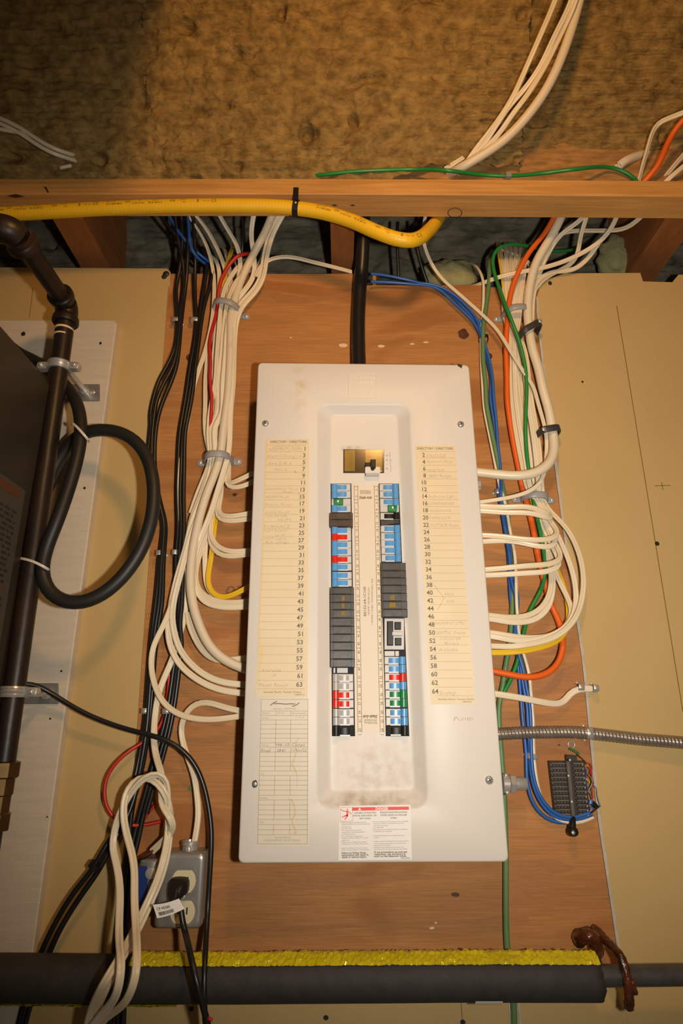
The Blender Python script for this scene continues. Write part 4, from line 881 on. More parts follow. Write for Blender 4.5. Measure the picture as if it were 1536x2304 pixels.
# blue cables in the left part of the cavity
cable('blue_cable', 'blue cable slanting through the dark gap above the black cables', zB((-10, 120, .07), (60, 240, .06), (120, 320, .05), (200, 400, .035), (275, 455, .02), (320, 490, -.01)), 'blue', .05, r=.0031)
cable('blue_cable', 'blue cable dropping straight then turning right above the black cables', zB((128, 110, .075), (140, 260, .06), (150, 370, .05), (190, 430, .035), (240, 465, .02), (300, 500, -.01)), 'blue', .05, r=.0031)
cable('black_cable', 'thin black cable crossing the dark gap over the left black cables', zA((1100, 130, .07), (1180, 230, .06), (1260, 330, .04), (1325, 430, .01), (1360, 490, -.04)), 'black_cable', .05, r=.0035)
cable('black_cable', 'thin black cable hanging in the gap left of the red cable', zB((505, 110, .06), (512, 250, .05), (505, 400, .03), (500, 500, .0)), 'black_cable', .05, r=.0030)
# fat black service cable above the panel
cable('service_cable', 'thick black service cable running down into the top of the panel', zB((1345, 90, .06), (1340, 300, .05), (1335, 450, .036), (1325, 560, .026), (1315, 700, .022), (1308, 850, .022), (1308, 1000, .024), (1312, 1160, .03)) + [(808, 860, .035)], 'black_cable', .022, r=.0142)
cable('black_cable', 'black cable hanging in the dark gap right of the thick black cable', [(894, 500, .04), (893, 540, .03), (895, 590, .01), (897, 630, -.01)], 'black_cable', .03, r=.0035)
cable('black_cable', 'black cable hanging in the dark gap below the end of the yellow tubing', [(934, 500, .04), (936, 550, .03), (948, 600, .01), (962, 640, -.01)], 'black_cable', .03, r=.0040)

# ---- right side
cable('white_cable', 'thin white cable hanging from the gap, crossing the right bundle diagonally', zR0((222, 95, .06), (212, 130, .055), (205, 200, .05), (228, 300, .04), (290, 410, .028), (400, 510, .024), (500, 600, .026), (590, 690, .03), (650, 790, .034), (720, 900, .036), (780, 990, .036)) + zR1((520, 765, .036), (558, 900, .03), (585, 1000, .026), (595, 1080, .026), (592, 1180, .026), (575, 1320, .034), (520, 1405, .04), (430, 1450, .04), (300, 1480, .038), (130, 1505, .034), (60, 1512, .034)), WC, .03, flat=(.0076, .0052), twist=(20, 10))
cable('white_cable', 'thickest white cable on the right, clipped by two dark straps and curving into the panel', zR0((925, 80, .07), (905, 130, .07), (850, 230, .055), (790, 330, .042), (757, 440, .034), (742, 560, .03), (748, 680, .028), (768, 790, .028), (797, 880, .028)) + zR1((568, 730, .028), (605, 850, .028), (632, 1000, .03), (648, 1130, .034), (628, 1215, .042), (575, 1275, .048), (490, 1312, .05), (390, 1324, .048), (250, 1312, .042), (105, 1298, .036), (50, 1292, .034)), WC, .03, r=.0090)
cable('orange_cable', 'thick orange cable from the ceiling gap curving into the lower right panel side', zR0((885, 95, .08), (855, 150, .07), (830, 195, .06), (760, 275, .05), (710, 360, .04), (670, 450, .03), (645, 560, .024), (640, 640, .024), (633, 720, .022), (633, 850, .018), (643, 1000, .016)) + zR1((316, 620, .016), (318, 750, .016), (333, 900, .016), (365, 1100, .014), (400, 1270, .012), (425, 1400, .012)) + zR2((445, 60, .012), (480, 180, .012), (510, 330, .012), (540, 500, .012), (585, 660, .012), (620, 800, .012), (675, 900, .014), (704, 1000, .018), (708, 1120, .022), (665, 1230, .028), (575, 1290, .032), (470, 1305, .034), (330, 1282, .034), (235, 1260, .034), (170, 1250, .034)), 'orange', .014, r=.0054)
cable('green_cable', 'bright green cable snaking down through the right bundle', zR0((1010, 262, -.06), (960, 280, -.02), (860, 285, .0), (740, 258, .014), (660, 246, .035), (595, 262, .036), (562, 310, .034), (570, 390, .03), (600, 480, .034), (640, 590, .046), (680, 690, .046), (715, 800, .038), (735, 920, .036), (735, 1040, .036)) + zR1((460, 720, .036), (450, 880, .036), (450, 1080, .036), (465, 1250, .03), (485, 1400, .02)) + zR2((510, 110, .016), (540, 250, .018), (570, 400, .018), (585, 550, .016), (568, 680, .014), (510, 780, .014), (472, 850, .014), (442, 960, .014), (420, 1070, .014), (395, 1190, .014), (345, 1320, .014), (300, 1405, .014)), 'green', .024, r=.0037)
cable('green_cable', 'dusty green ground cable passing behind the panel edge and down to the insulated pipe', zR0((560, 285, -.06), (550, 320, -.01), (546, 380, .012), (545, 450, .013), (530, 560, .014), (515, 680, .018), (513, 760, .018), (515, 850, .018), (530, 1000, .018)) + zR1((172, 780, .018), (190, 900, .018), (230, 1100, .016), (265, 1270, .014), (295, 1430, .010)) + zR2((318, 110, .010), (335, 300, .010), (355, 470, .010), (360, 620, .010), (357, 800, .010), (350, 950, .010), (340, 1060, .010), (320, 1170, .010), (298, 1310, .010), (275, 1450, .010)) + zR3((262, 250, .010), (266, 400, .010), (280, 600, .010), (296, 780, .010), (306, 1000, .010), (312, 1340, .010)) + zG((395, 215, .010), (395, 400, .010), (396, 600, .010), (405, 820, .010), (425, 960, .010), (444, 1090, .010), (448, 1200, .010), (450, 1400, .010)), 'dull_green', .010, r=.0046)
cable('white_cable', 'thin white wire running beside the dusty green ground cable to the terminal block', zR0((450, 345, -.06), (478, 362, -.02), (502, 395, .006), (515, 430, .012), (515, 560), (505, 680), (505, 850), (520, 1000)) + zR1((143, 720), (162, 860), (200, 1050), (240, 1250), (272, 1410)) + zR2((290, 40, .018), (318, 140, .018), (342, 300, .018), (372, 430, .026), (382, 600, .028), (386, 800, .026), (398, 950, .018), (410, 1060), (440, 1160), (470, 1250), (485, 1400)) + zR3((488, 230), (502, 380), (502, 560), (510, 680), (526, 800), (560, 930), (620, 1030), (700, 1080), (800, 1085), (870, 1072), (915, 1040)), WC, .012, r=.0030)
BL_ = 'blue data cables on the right of the panel'
for i, (lab, pts) in enumerate((
  ('blue data cable lying leftmost of the three beside the panel', zR0((-60, 400, .03), (0, 405, .024), (100, 425, .016), (230, 455, .014), (320, 480), (400, 560), (460, 620), (488, 660), (500, 720), (518, 780), (540, 860), (558, 960)) + zR1((200, 760), (222, 900), (240, 1030), (255, 1180), (262, 1290), (258, 1400)) + zR2((268, 90), (290, 200), (310, 330), (332, 480), (335, 620), (345, 760), (362, 900), (378, 1030), (390, 1150), (402, 1280), (412, 1400)) + zR3((415, 200), (430, 400), (450, 560), (456, 680), (455, 790), (485, 920), (550, 1025), (630, 1080), (690, 1090), (760, 1075), (850, 1062), (900, 1045))),
  ('blue data cable in the middle of the three beside the panel', zR0((-60, 440, .02), (0, 442, .016), (150, 452), (280, 470), (345, 530), (420, 600), (470, 650), (495, 690), (510, 740), (530, 800), (553, 900), (565, 1000)) + zR1((218, 760), (236, 880), (250, 1020), (262, 1180), (272, 1290), (275, 1400)) + zR2((284, 100), (303, 220), (326, 350), (345, 480), (352, 600), (395, 720), (396, 830), (378, 930), (385, 1060), (405, 1180), (428, 1320), (438, 1420)) + zR3((450, 200), (465, 400), (476, 560), (480, 700), (500, 830), (558, 955), (640, 1040), (750, 1062), (850, 1052), (910, 1020))),
  ('blue data cable lying rightmost of the three beside the panel', zR0((180, 445), (290, 462), (370, 510), (440, 575), (490, 640), (500, 700), (520, 750), (545, 830), (563, 930), (570, 1050)) + zR1((232, 820), (248, 950), (252, 1060), (268, 1200), (278, 1290), (280, 1400)) + zR2((278, 110), (297, 220), (318, 350), (340, 470), (345, 620), (385, 760), (400, 850), (368, 960), (372, 1050), (410, 1170), (445, 1300), (458, 1410)) + zR3((470, 200), (485, 400), (487, 560), (492, 690), (514, 820), (570, 945), (650, 1025), (760, 1045), (850, 1040), (890, 1010))))):
    cable('blue_cable', lab, pts, 'blue', .010 + .004 * i, r=.0030)
mb = MB(); put = zR0((515, 745)); 
# the right bundle of white cables, each with its own entry
zW = Z(1040, 1040, 5.908)
ents = [
 ('upper cable of the top right entry pair, folded back on itself', [(130, 118, .034), (200, 122, .038), (300, 128, .044), (430, 120, .05), (530, 135, .05), (600, 175, .046), (640, 205, .036), (628, 195, .026), (585, 140, .022), (545, 85, .02)], 430),
 ('lower cable of the top right entry pair, folded back on itself', [(130, 150, .034), (220, 158, .038), (330, 166, .044), (430, 162, .048), (520, 168, .05), (590, 200, .046), (638, 212, .038), (620, 180, .024), (570, 120, .018), (530, 80, .016)], 415),
 ('upper cable of the second right entry pair', [(150, 320, .034), (220, 322, .038), (300, 330, .042), (400, 345, .046), (520, 355, .05), (630, 348, .05), (682, 318, .044), (668, 280, .034), (615, 220, .026), (555, 130, .02), (530, 85, .018)], 400),
 ('lower cable of the second right entry pair', [(150, 366, .034), (240, 358, .036), (330, 355, .038), (430, 375, .042), (540, 398, .046), (640, 408, .046), (672, 384, .04), (650, 330, .03), (590, 240, .022), (545, 140, .016), (520, 85, .014)], 385),
 ('upper cable of the third right entry pair', [(170, 560, .034), (230, 553, .038), (330, 545, .042), (450, 530, .048), (600, 525, .05), (680, 505, .048), (702, 470, .04), (660, 390, .03), (600, 275, .022), (555, 160, .016), (535, 90, .014)], 445),
 ('lower cable of the third right entry pair', [(172, 598, .034), (300, 592, .038), (480, 580, .044), (610, 572, .048), (680, 545, .046), (690, 510, .036), (640, 410, .026), (580, 290, .018), (540, 170, .012), (515, 95, .01)], 370),
 ('upper cable of the fourth right entry pair', [(195, 870, .034), (280, 888, .034), (400, 890, .034), (500, 868, .034), (585, 800, .032), (622, 700, .028), (628, 600, .024), (605, 480, .018), (570, 330, .014), (545, 200, .012), (525, 90, .01)], 360),
 ('lower cable of the fourth right entry pair', [(200, 895, .034), (300, 918, .034), (430, 925, .034), (530, 900, .032), (605, 830, .03), (634, 730, .026), (640, 620, .022), (615, 480, .014), (580, 330, .010), (555, 200, .008), (535, 90, .008)], 458),
 ('upper cable of the fifth right entry group', [(205, 990, .034), (300, 1010, .036), (420, 1030, .036), (540, 1030, .036), (640, 1012, .034), (735, 945, .03), (775, 850, .024), (740, 750, .02), (680, 640, .016), (625, 480, .012), (570, 270, .008), (540, 90, .008)], 470),
 ('curve outside its neighbour in the fifth right entry group', [(210, 1014, .038), (320, 1042, .04), (450, 1050, .04), (560, 1035, .04), (680, 990, .038), (768, 905, .034), (800, 770, .028), (780, 600, .024), (730, 450, .02), (680, 340, .014), (620, 220, .010), (565, 95, .008)], 475),
 ('outermost right curve, resting on the drywall edge', [(215, 1085, .034), (350, 1092, .038), (450, 1078, .042), (600, 1048, .044), (705, 995, .044), (800, 885, .04), (848, 700, .036), (838, 520, .032), (780, 350, .024), (705, 235, .018), (640, 180, .012), (570, 95, .010)], 482)]
for i, (lab, pts, xs) in enumerate(ents):
    lo_ = list(reversed([q if q[0] < 1e9 else q for q in pts]))
    k_ = (xs - 360) / 122.0
    up = [(350 + k_ * 78, 330, .010), (350 + k_ * 98, 480, .012), (356 + k_ * 108, 650, .012), (364 + k_ * 125, 820, .012), (378 + k_ * 145, 980, .012), (398 + k_ * 150, 1130, .012), (428 + k_ * 130, 1290, .012), (452 + k_ * 110, 1410, .012)]
    up = [(x + (6 if (i * 7) % 4 > 1 else -6) * math.sin(y / 160.0 + i), y, o + .0048 * ((i * 5) % 4)) for x, y, o in up]
    lo2 = zR2(*lo_)
    (jx, jy) = lo2[0][:2]
    pth = zR1(*up)
    top = zR0(*[((600 + (i * 26) % 150), 218 + 3 * (i % 3), -.20), ((604 + (i * 25) % 146), 275, -.04), ((612 + (i * 23) % 140), 345, .004), ((622 + (i * 19) % 115), 480, .016), ((618 + (i * 17) % 92), 590, .012), ((632 + (i * 13) % 78), 650, .012)])
    x0_ = lo2[0][0] - 60
    cable('white_cable', 'cream flat ' + lab, top + pth[1:] + lo2 + [(x0_ if False else lo2[-1][0] - 22, lo2[-1][1], .034)], WC if i % 2 else WC2, .012, flat=FL, twist=(38 - 9 * (i % 4), 4))
cable('yellow_cable', 'yellow flat cable bending into the right side of the panel', zR0((590, 262, -.05), (595, 310, .0), (610, 400, .014), (622, 500, .014), (640, 600, .010)) + zR1((350, 330, .008), (352, 500, .008), (350, 700, .008), (375, 900, .008), (420, 1150, .008), (470, 1400, .008)) + zR2((500, 100, .006), (560, 300, .006), (640, 500, .006), (715, 680, .008), (745, 820, .012), (742, 940, .018), (705, 1025, .026), (600, 1085, .032), (480, 1112, .034), (350, 1130, .034), (218, 1132, .034), (150, 1130, .034)), 'yellow_cable', .010, flat=FL, twist=(60, 5))
cable('white_cable', 'lowest white cable on the right, stapled to the drywall edge', zR2((170, 1408, .034), (245, 1418, .034), (400, 1442, .034), (540, 1470, .03), (660, 1490, .02), (722, 1484, .014), (742, 1450, .012), (740, 1415, .012), (760, 1385, .014), (805, 1374, .016), (860, 1370, .016), (915, 1382, .016), (935, 1384, .014)), WC, .02, flat=FW, twist=(8, 8))
# loose cables in the right part of the gap
cable('white_cable', 'white flat cable sweeping from the right bundle up behind the beam near the notched joist', zR0((1320, 110, .08), (1300, 140, .075), (1240, 172, .06), (1100, 180, .05), (960, 182, .045), (880, 212, .045), (840, 300, .036), (800, 400, .02), (770, 520, .014), (765, 640, .012), (760, 700, .01)), WC2, .05, flat=FL, twist=(0, 0))
cable('white_cable', 'long white flat cable lying across the plywood top behind the right bundle', zR0((1200, 100, .08), (1185, 140, .075), (1130, 220, .06), (1000, 305, .04), (850, 362, .035), (700, 392, .036), (600, 415, .026), (520, 445, .008), (450, 466, -.03), (410, 470, -.06)), WC, .05, flat=FL, twist=(0, 0))
cable('white_cable', 'grey-white cable hanging vertically in the gap right of the thickest white cable', zR0((1045, 100, .08), (1035, 140, .07), (1010, 210, .05), (1000, 300, .03), (975, 345, .02), (900, 385, .016), (830, 420, .014), (780, 480, .012), (740, 560, .012)), WC2, .05, flat=FL, twist=(20, 20))
cable('white_cable', 'pale cable curling under the long white cable beside the notched joist', zR0((1110, 235, .05), (1060, 310, .03), (980, 380, .016), (880, 388, .018), (800, 425, .02), (760, 500, .016), (730, 590, .014)), WC2, .03, flat=FL, twist=(20, 20))
cable('white_cable', 'short pale cable slanting behind the thickest white cable under the beam', zR0((1035, 100, .08), (1000, 140, .075), (930, 180, .06), (878, 238, .045), (840, 310, .03), (805, 390, .014), (790, 460, .010)), WC, .05, flat=FL)
# ---- cables above the beam
def acable(name, lab, pts, m, **k):
    """pixel points with the absolute distance of each; ends beyond the view run on"""
    pts = list(pts)
    for e_, nb in ((0, 1), (-1, -2)):
        x, y, Y = pts[e_]; x2, y2, Y2 = pts[nb]
        if x < 0 or x > 1536 or y < 0:
            g_ = 260.0 / max(1.0, math.hypot(x - x2, y - y2)); q = (x + (x - x2) * g_, y + (y - y2) * g_, max(.72, Y + (Y - Y2) * g_ * .6) if y < 0 else Y - .05)
            pts = [q] + pts if e_ == 0 else pts + [q]
    return cable(name, lab, [(x, y, YW - Y + (.024 if y < 385 and 985 < x < 1320 else .034 if x < 160 else .018 if x < 190 else 0)) for x, y, Y in pts], m, **k)
acable('white_cable', 'thickest white cable hanging in front of the golden insulation', [(1312, -40, .80), (1298, 20, .825), (1270, 110, .855), (1235, 190, .885), (1195, 250, .91), (1140, 310, .94), (1080, 352, .962), (1035, 378, .978), (1010, 392, .99)], 'stain_cable', r=.0088, off=0)
acable('white_cable', 'flat white cable left of the others in front of the golden insulation', [(1262, -40, .80), (1245, 10, .82), (1215, 80, .845), (1180, 160, .88), (1150, 225, .905), (1110, 285, .935), (1070, 335, .962), (1045, 372, .98), (1035, 385, .985)], WC2, flat=FL, twist=(30, 10), off=0)
acable('white_cable', 'flat white cable second from left in front of the golden insulation', [(1298, -40, .79), (1280, 15, .815), (1245, 85, .84), (1215, 150, .87), (1180, 200, .895), (1140, 245, .915), (1105, 300, .94), (1075, 345, .965), (1058, 370, .98)], WC, flat=FL, twist=(20, 30), off=0)
acable('white_cable', 'flat white cable tucked along the thickest one in front of the golden insulation', [(1306, -40, .79), (1290, 15, .815), (1262, 75, .84), (1225, 150, .865), (1185, 215, .89), (1150, 260, .91), (1120, 305, .938), (1080, 345, .96), (1062, 368, .975)], WC2, flat=FL, twist=(20, 10), off=0)
acable('grey_cable', 'short grey flat cable end poking out over the beam', [(1042, 355, .985), (1028, 364, .985), (1012, 374, .99), (1000, 380, 1.0)], 'dull_green' if False else WC, flat=FL, off=0)
acable('green_cable', 'green cable lying along the top of the beam', [(690, 396, .985), (720, 394, .975), (780, 387, .968), (860, 383, .965), (940, 381, .965), (1010, 384, .966), (1080, 393, .966), (1145, 396, .964), (1220, 390, .966), (1300, 380, .972), (1370, 376, .975), (1405, 385, .975), (1428, 402, .978), (1440, 416, .99)], 'green', r=.0037, off=0)
mb = MB(); c = P(1144, 395, .955); mb.box(c.x - .005, .953, c.z - .004, c.x + .005, .968, c.z + .007); obj('staple', mb, 'zinc', None, 'small staple holding the green cable on the beam', 'staple', smooth=False)
acable('white_cable', 'kinked white cable above the beam at the far right', [(1545, 250, .90), (1500, 268, .92), (1478, 275, .93), (1470, 284, .935), (1463, 310, .945), (1452, 350, .965), (1443, 380, .98), (1436, 410, .985)], WC2, flat=FL, twist=(60, 40), off=0)
acable('white_cable', 'stubby thick white cable poking over the strand board', [(1395, 385, 1.0), (1382, 380, .985), (1395, 368, .975), (1420, 355, .98), (1450, 347, .99), (1470, 345, 1.01)], WC, r=.0085, off=0)
acable('red_cable', 'thick red-orange cable rising at the far right above the beam', [(1442, 416, .985), (1452, 402, .975), (1475, 385, .965), (1490, 350, .95), (1505, 315, .94), (1522, 285, .925), (1545, 262, .91)], 'orange', r=.0058, off=0)
acable('white_cable', 'pale cable leaning out over the right end of the beam', [(1545, 368, .96), (1520, 388, .97), (1500, 405, .98), (1488, 418, .99)], WC2, flat=FL, off=0)
acable('grey_cable', 'grey cable over the right end of the beam, uppermost', [(1545, 340, .965), (1522, 365, .975), (1504, 388, .985), (1488, 408, .995)], WC2, flat=FL, twist=(40, 40), off=0)
for i, (lab, dx, dy, r, m) in enumerate((('upper thin white cable crossing the torn insulation at the top corner', 0, 0, .0042, WC2), ('lower thin white cable crossing the torn insulation at the top corner', -4, 10, .004, WC), ('loose white cable droop at the picture edge by the torn insulation', -20, 28, .004, WC2))):
    p = [(-20, 258, .93), (10, 270, .93), (50, 290, .94), (90, 318, .95), (130, 338, .96), (170, 350, .97), (205, 364, .985)] if i < 2 else [(0, 258, .93), (35, 266, .935), (60, 268, .94), (90, 278, .95)]
    acable('white_cable', lab, [(x + dx, y + dy, Y) for x, y, Y in p], m, r=r, off=0)
acable('blue_cable', 'dark blue cable crossing the torn insulation at the top corner', [(-20, 285, .945), (40, 298, .95), (80, 318, .96), (120, 342, .97), (160, 354, .98), (190, 362, .99)], 'blue', r=.0032, off=0)
acable('white_cable', 'short white cable lying on the beam under the torn insulation', [(135, 378, .985), (160, 372, .98), (185, 369, .98), (210, 368, .99)], WC, r=.0035, off=0)
# ---- cream loops hanging in front of the outlet box
cable('white_cable', 'cream cable loop falling from the knot, outer left strand reaching the bottom', zE((1055, 1250, .05), (1045, 1120, .07), (1020, 1040, .078), (985, 985, .08), (945, 950, .074), (900, 925, .07), (850, 940, .068), (800, 990, .07), (768, 1070, .075), (758, 1150, .078), (770, 1270, .08), (805, 1390, .085), (832, 1480, .09)) + zF((832, 600, .10), (828, 760, .11), (838, 930, .13), (845, 1080, .17), (842, 1230, .19), (800, 1360, .18), (725, 1450, .15), (640, 1505, .13), (600, 1560, .12)), WC2, .07, flat=FW, twist=(0, 40))
cable('white_cable', 'cream cable loop falling from the knot, inner left strand with the narrow bend', zE((1020, 1420, .05), (1038, 1290, .06), (1042, 1180, .066), (1035, 1060, .07), (1040, 990, .075), (1035, 930, .08), (985, 905, .086), (925, 925, .084), (860, 985, .08), (800, 1060, .072), (755, 1140, .066), (715, 1230, .062), (695, 1330, .062), (692, 1420, .065)) + zF((702, 480, .07), (728, 590, .08), (742, 730, .10), (735, 880, .12), (735, 1030, .15), (750, 1180, .19), (735, 1310, .19), (680, 1420, .16), (610, 1500, .14), (560, 1560, .13)), WC, .07, flat=FW, twist=(50, 10))
cable('white_cable', 'cream cable strand on the right of the loops, passing the outlet box corner', zE((1022, 1060, .05), (1040, 1120, .058), (1040, 1240, .058), (1032, 1380, .062), (1015, 1480, .07)) + zF((1020, 420, .07), (1008, 520, .072), (975, 640, .074), (920, 760, .08), (865, 880, .09), (800, 1010, .11), (735, 1130, .16), (660, 1250, .18), (600, 1360, .16), (555, 1470, .13), (535, 1560, .12)), WC2, .06, flat=FW, twist=(10, 45))
cable('white_cable', 'cream cable strand next to the right one, bending down past the insulated pipe', zF((1050, 280, .05), (1045, 400, .056), (1022, 540, .06), (985, 660, .064), (925, 790, .07), (880, 900, .085), (820, 1010, .10), (760, 1120, .145), (690, 1240, .165), (640, 1350, .15), (600, 1450, .12), (580, 1560, .11)), WC, .06, flat=FW, twist=(0, 60))
mb = MB(); sweep(mb, pxpath(zE((948, 1405, .040), (900, 1435, .040), (845, 1468, .038), (815, 1485, .034)), .04), prof_round(.0022)); obj('bare_wire', mb, 'copper', None, 'short bare copper wires stripped from the cream cable end', 'wire')
mb = MB(); sweep(mb, pxpath(zE((945, 1415, .038), (905, 1450, .038), (850, 1485, .036), (820, 1500, .03)), .04), prof_round(.0020)); obj('bare_wire', mb, 'black_cable', None, 'black wire beside the bare copper wire at the cream cable end', 'wire')
cable('white_cable', 'cream cable from the panel side down to the metal outlet box', zE((1560, 560, .034), (1470, 545, .034), (1390, 530, .034), (1310, 498, .03), (1240, 488, .026), (1180, 510, .022), (1130, 580, .018), (1112, 650, .016), (1128, 750, .016), (1168, 860, .018), (1205, 960, .02), (1215, 1080, .022), (1228, 1180, .024), (1215, 1270, .026), (1198, 1365, .028)), WC2, .02, flat=FL, twist=(0, 25))
cable('black_cable', 'long black cord crossing from the pipe bracket and falling beside the outlet box', zE((40, 395, .09), (130, 376, .08), (200, 380, .07), (260, 402, .06), (350, 460, .05), (480, 540, .045), (620, 605, .04), (780, 660, .038), (900, 690, .04), (1020, 725, .042), (1120, 780, .04), (1200, 870, .036), (1250, 980, .034), (1288, 1150, .034), (1305, 1350, .036)) + zF((1306, 300, .038), (1303, 450, .04), (1292, 650, .042), (1280, 850, .045), (1270, 1040, .07), (1262, 1200, .095), (1258, 1350, .10), (1262, 1480, .10), (1270, 1560, .10)), 'black_cable', .04, r=.0041)
cable('red_cable', 'thin red cable bowing out over the drywall beside the black cables', zE((1045, 320, .012), (1035, 440, .012), (1008, 610, .012), (970, 680, .012), (900, 735, .012), (850, 758, .02), (760, 820, .028), (685, 900, .03), (640, 1000, .032), (638, 1090, .032), (665, 1170, .03), (710, 1225, .026), (790, 1258, .020), (900, 1255, .012), (960, 1240, .010), (1010, 1225, .008)), 'red', .02, r=.0030)
cable('red_cable', 'short dark red wire behind the black cables above the blue box', zE((960, 1120, .010), (925, 1160, .010), (870, 1240, .010), (830, 1310, .012), (815, 1400, .012)), 'red', .01, r=.0022)

# ================================================================== STRAPS AND STAPLES
def arch(mb, c, ex, W_, H_, wid, thick, base=YW - .0003, n=18, a0=0.0, a1=math.pi, power=.8):
    """strip bent over a bundle; c on the wall plane, ex along the span, ez along the bundle"""
    ez = Vector((-ex.z, 0, ex.x)); ls = []
    for i in range(n + 1):
        a = a0 + (a1 - a0) * i / n; ca, sa = math.cos(a), math.sin(a)
        def pt(k, s):
            x = math.copysign(abs(ca) ** power, ca) * (W_ + k); y = abs(sa) ** power * (H_ + k)
            return Vector((c.x, base - y, c.z)) + ex * x + ez * s
        r = .25 * thick
        ls.append([pt(0, -wid / 2), pt(thick - r, -wid / 2), pt(thick, -wid / 2 + r), pt(thick, wid / 2 - r), pt(thick - r, wid / 2), pt(0, wid / 2)])
    mb.loops(ls, cap0=True, cap1=True)
def ear(mb, c, ex, L0, L1, wid, thick, base=YW):
    ez = Vector((-ex.z, 0, ex.x)); pts = [c + ex * L0 - ez * wid / 2, c + ex * L1 - ez * wid / 2]
    for k in range(1, 8):
        a = -math.pi / 2 + math.pi * k / 8; pts.append(c + ex * (L1 + math.copysign(1, L1) * math.cos(a) * wid / 2) + ez * math.sin(a) * wid / 2)
    pts += [c + ex * L1 + ez * wid / 2, c + ex * L0 + ez * wid / 2]
    mb.slab([Vector((p.x, 0, p.z)) for p in pts], base - thick, base - .0002, min(.0008, thick * .3))
def strap(px, py, hw, H_, tilt, ears, label, m='grey_plastic', wid=.013, base=YW):
    c = P(px, py, base); mx, _ = mpp(px, py, base); W_ = hw * mx
    a = math.radians(tilt); ex = Vector((math.cos(a), 0, math.sin(a)))
    t = thing('cable_strap', label, 'strap', c)
    mb = MB(); arch(mb, c, ex, W_, H_, wid, .0032, base - .0003)
    if 'r' in ears: ear(mb, c, ex, W_ - .001, W_ + .012, .0135, .0035, base)
    if 'l' in ears: ear(mb, c, ex, -W_ + .001, -W_ - .012, .0135, .0035, base)
    obj('band', mb, m, t, sharp=50)
    for e_ in ears:
        s = 1 if e_ == 'r' else -1; mb = MB(); mb.dome(c + ex * s * (W_ + .012) + Vector((0, -.0034, 0)), .0045, .0028, 12); obj('screw', mb, 'chrome', t)
strap(513, 706, 30, .042, -12, 'r', 'upper grey plastic strap over the left white bundle')
strap(494, 1041, 29, .043, 2, 'lr', 'lower grey plastic strap over the left white bundle, two screws')
strap(1156, 716, 28, .038, 6, 'l', 'upper grey plastic strap over the right bundle above orange cable')
strap(1199, 1125, 27, .030, -2, 'lr', 'lower grey plastic strap on the right bundle above the folded cables')
def dark_strap(pa, pb, off, label, screw_at):
    """flat dark band lying across the thick cable, screwed at one end"""
    A, B = P(*pa, YW - off), P(*pb, YW - off); ex = (B - A).normalized(); L = (B - A).length; c = (A + B) / 2; c.y = YW
    t = thing('cable_strap', label, 'strap', P(pa[0], pa[1], YW))
    mb = MB(); arch(mb, c, ex, L / 2 - .001, off + .004, .0125, .003, YW - .0003, 18, power=.5)
    obj('band', mb, 'dark_plastic', t, sharp=50)
    s = A if screw_at == 'a' else B; mb = MB(); mb.dome(Vector((s.x, 0, s.z)) + (ex * (.006 if screw_at == 'a' else -.006)) + Vector((0, YW - off - .0068, 0)), .0042, .002, 10); obj('screw', mb, 'zinc', t)
dark_strap((1172, 748), (1218, 724), .040, 'upper dark plastic strap over the thickest white cable', 'b')
dark_strap((1214, 970), (1262, 962), .040, 'lower dark plastic strap over the thickest white cable, screwed at its left end', 'a')
def staple(px, py, hw, H_, tilt, label, base=YW, m='zinc', wid=.009):
    c = P(px, py, base); mx, _ = mpp(px, py, base); W_ = hw * mx; a = math.radians(tilt); ex = Vector((math.cos(a), 0, math.sin(a)))
    t = thing('cable_staple', label, 'staple', c); mb = MB(); arch(mb, c, ex, W_, H_, wid, .0012, base - .0003, 12, power=.5); obj('band', mb, m, t, sharp=50)
    for s in (-1, 1):
        mb = MB(); mb.dome(c + ex * s * (W_ + .0025) + Vector((0, -.0002, 0)), .0028, .003, 8); obj('nail', mb, 'chrome', t)
staple(400, 731, 9, .020, 0, 'metal staple on the left pair of black cables, near the top')
staple(441, 731, 10, .020, 0, 'metal staple on the black cables next to the left white bundle, near the top')
staple(365, 1250, 8, .022, 0, 'metal staple on the leftmost black cables beside the hose loop')
staple(398, 1248, 6, .020, 0, 'small metal staple half hidden behind the left white cables')
staple(333, 1600, 8, .022, 0, 'metal staple on the leftmost black cables above the black cord')
staple(380, 1600, 9, .022, 4, 'metal staple on the black cables right of the dropping cream cable')
staple(1192, 1701, 11, .018, -12, 'shiny clamp over the blue cables beside the terminal block')
staple(1298, 1547, 7, .021, 88, 'shiny clamp on the lowest white cable, over the plywood', wid=.010)
staple(1330, 1549, 7, .022, 88, 'battered clamp at the cut end of the lowest white cable on drywall', base=YD)
staple(1313, 1649, 12, .030, 88, 'shiny clamp holding the armoured cable at the drywall edge', wid=.011)
staple(1117, 1110, 5, .012, 0, 'tiny staple on the blue cables beside the panel')
def ring(mb, c, ax, r, t, wid, n=20):
    mb.lathe(c - Vector(ax).normalized() * wid / 2, ax, [(r, 0), (r + t, 0), (r + t, wid), (r, wid)], n)
mb = MB(); c = P(1086, 767, YW); arch(mb, c, Vector((1, 0, 0)), .0085, .018, .008, .0012, power=.6); obj('tape_wrap', mb, 'black_cable', None, 'black tape wrap around the green ground and white wires', 'tape')
mb = MB(); c = P(1075, 737, YW); arch(mb, c, Vector((1, 0, .3)).normalized(), .006, .022, .007, .001, power=.6); obj('tape_wrap', mb, 'blue', None, 'blue tape wrap where the blue data cables meet', 'tape')

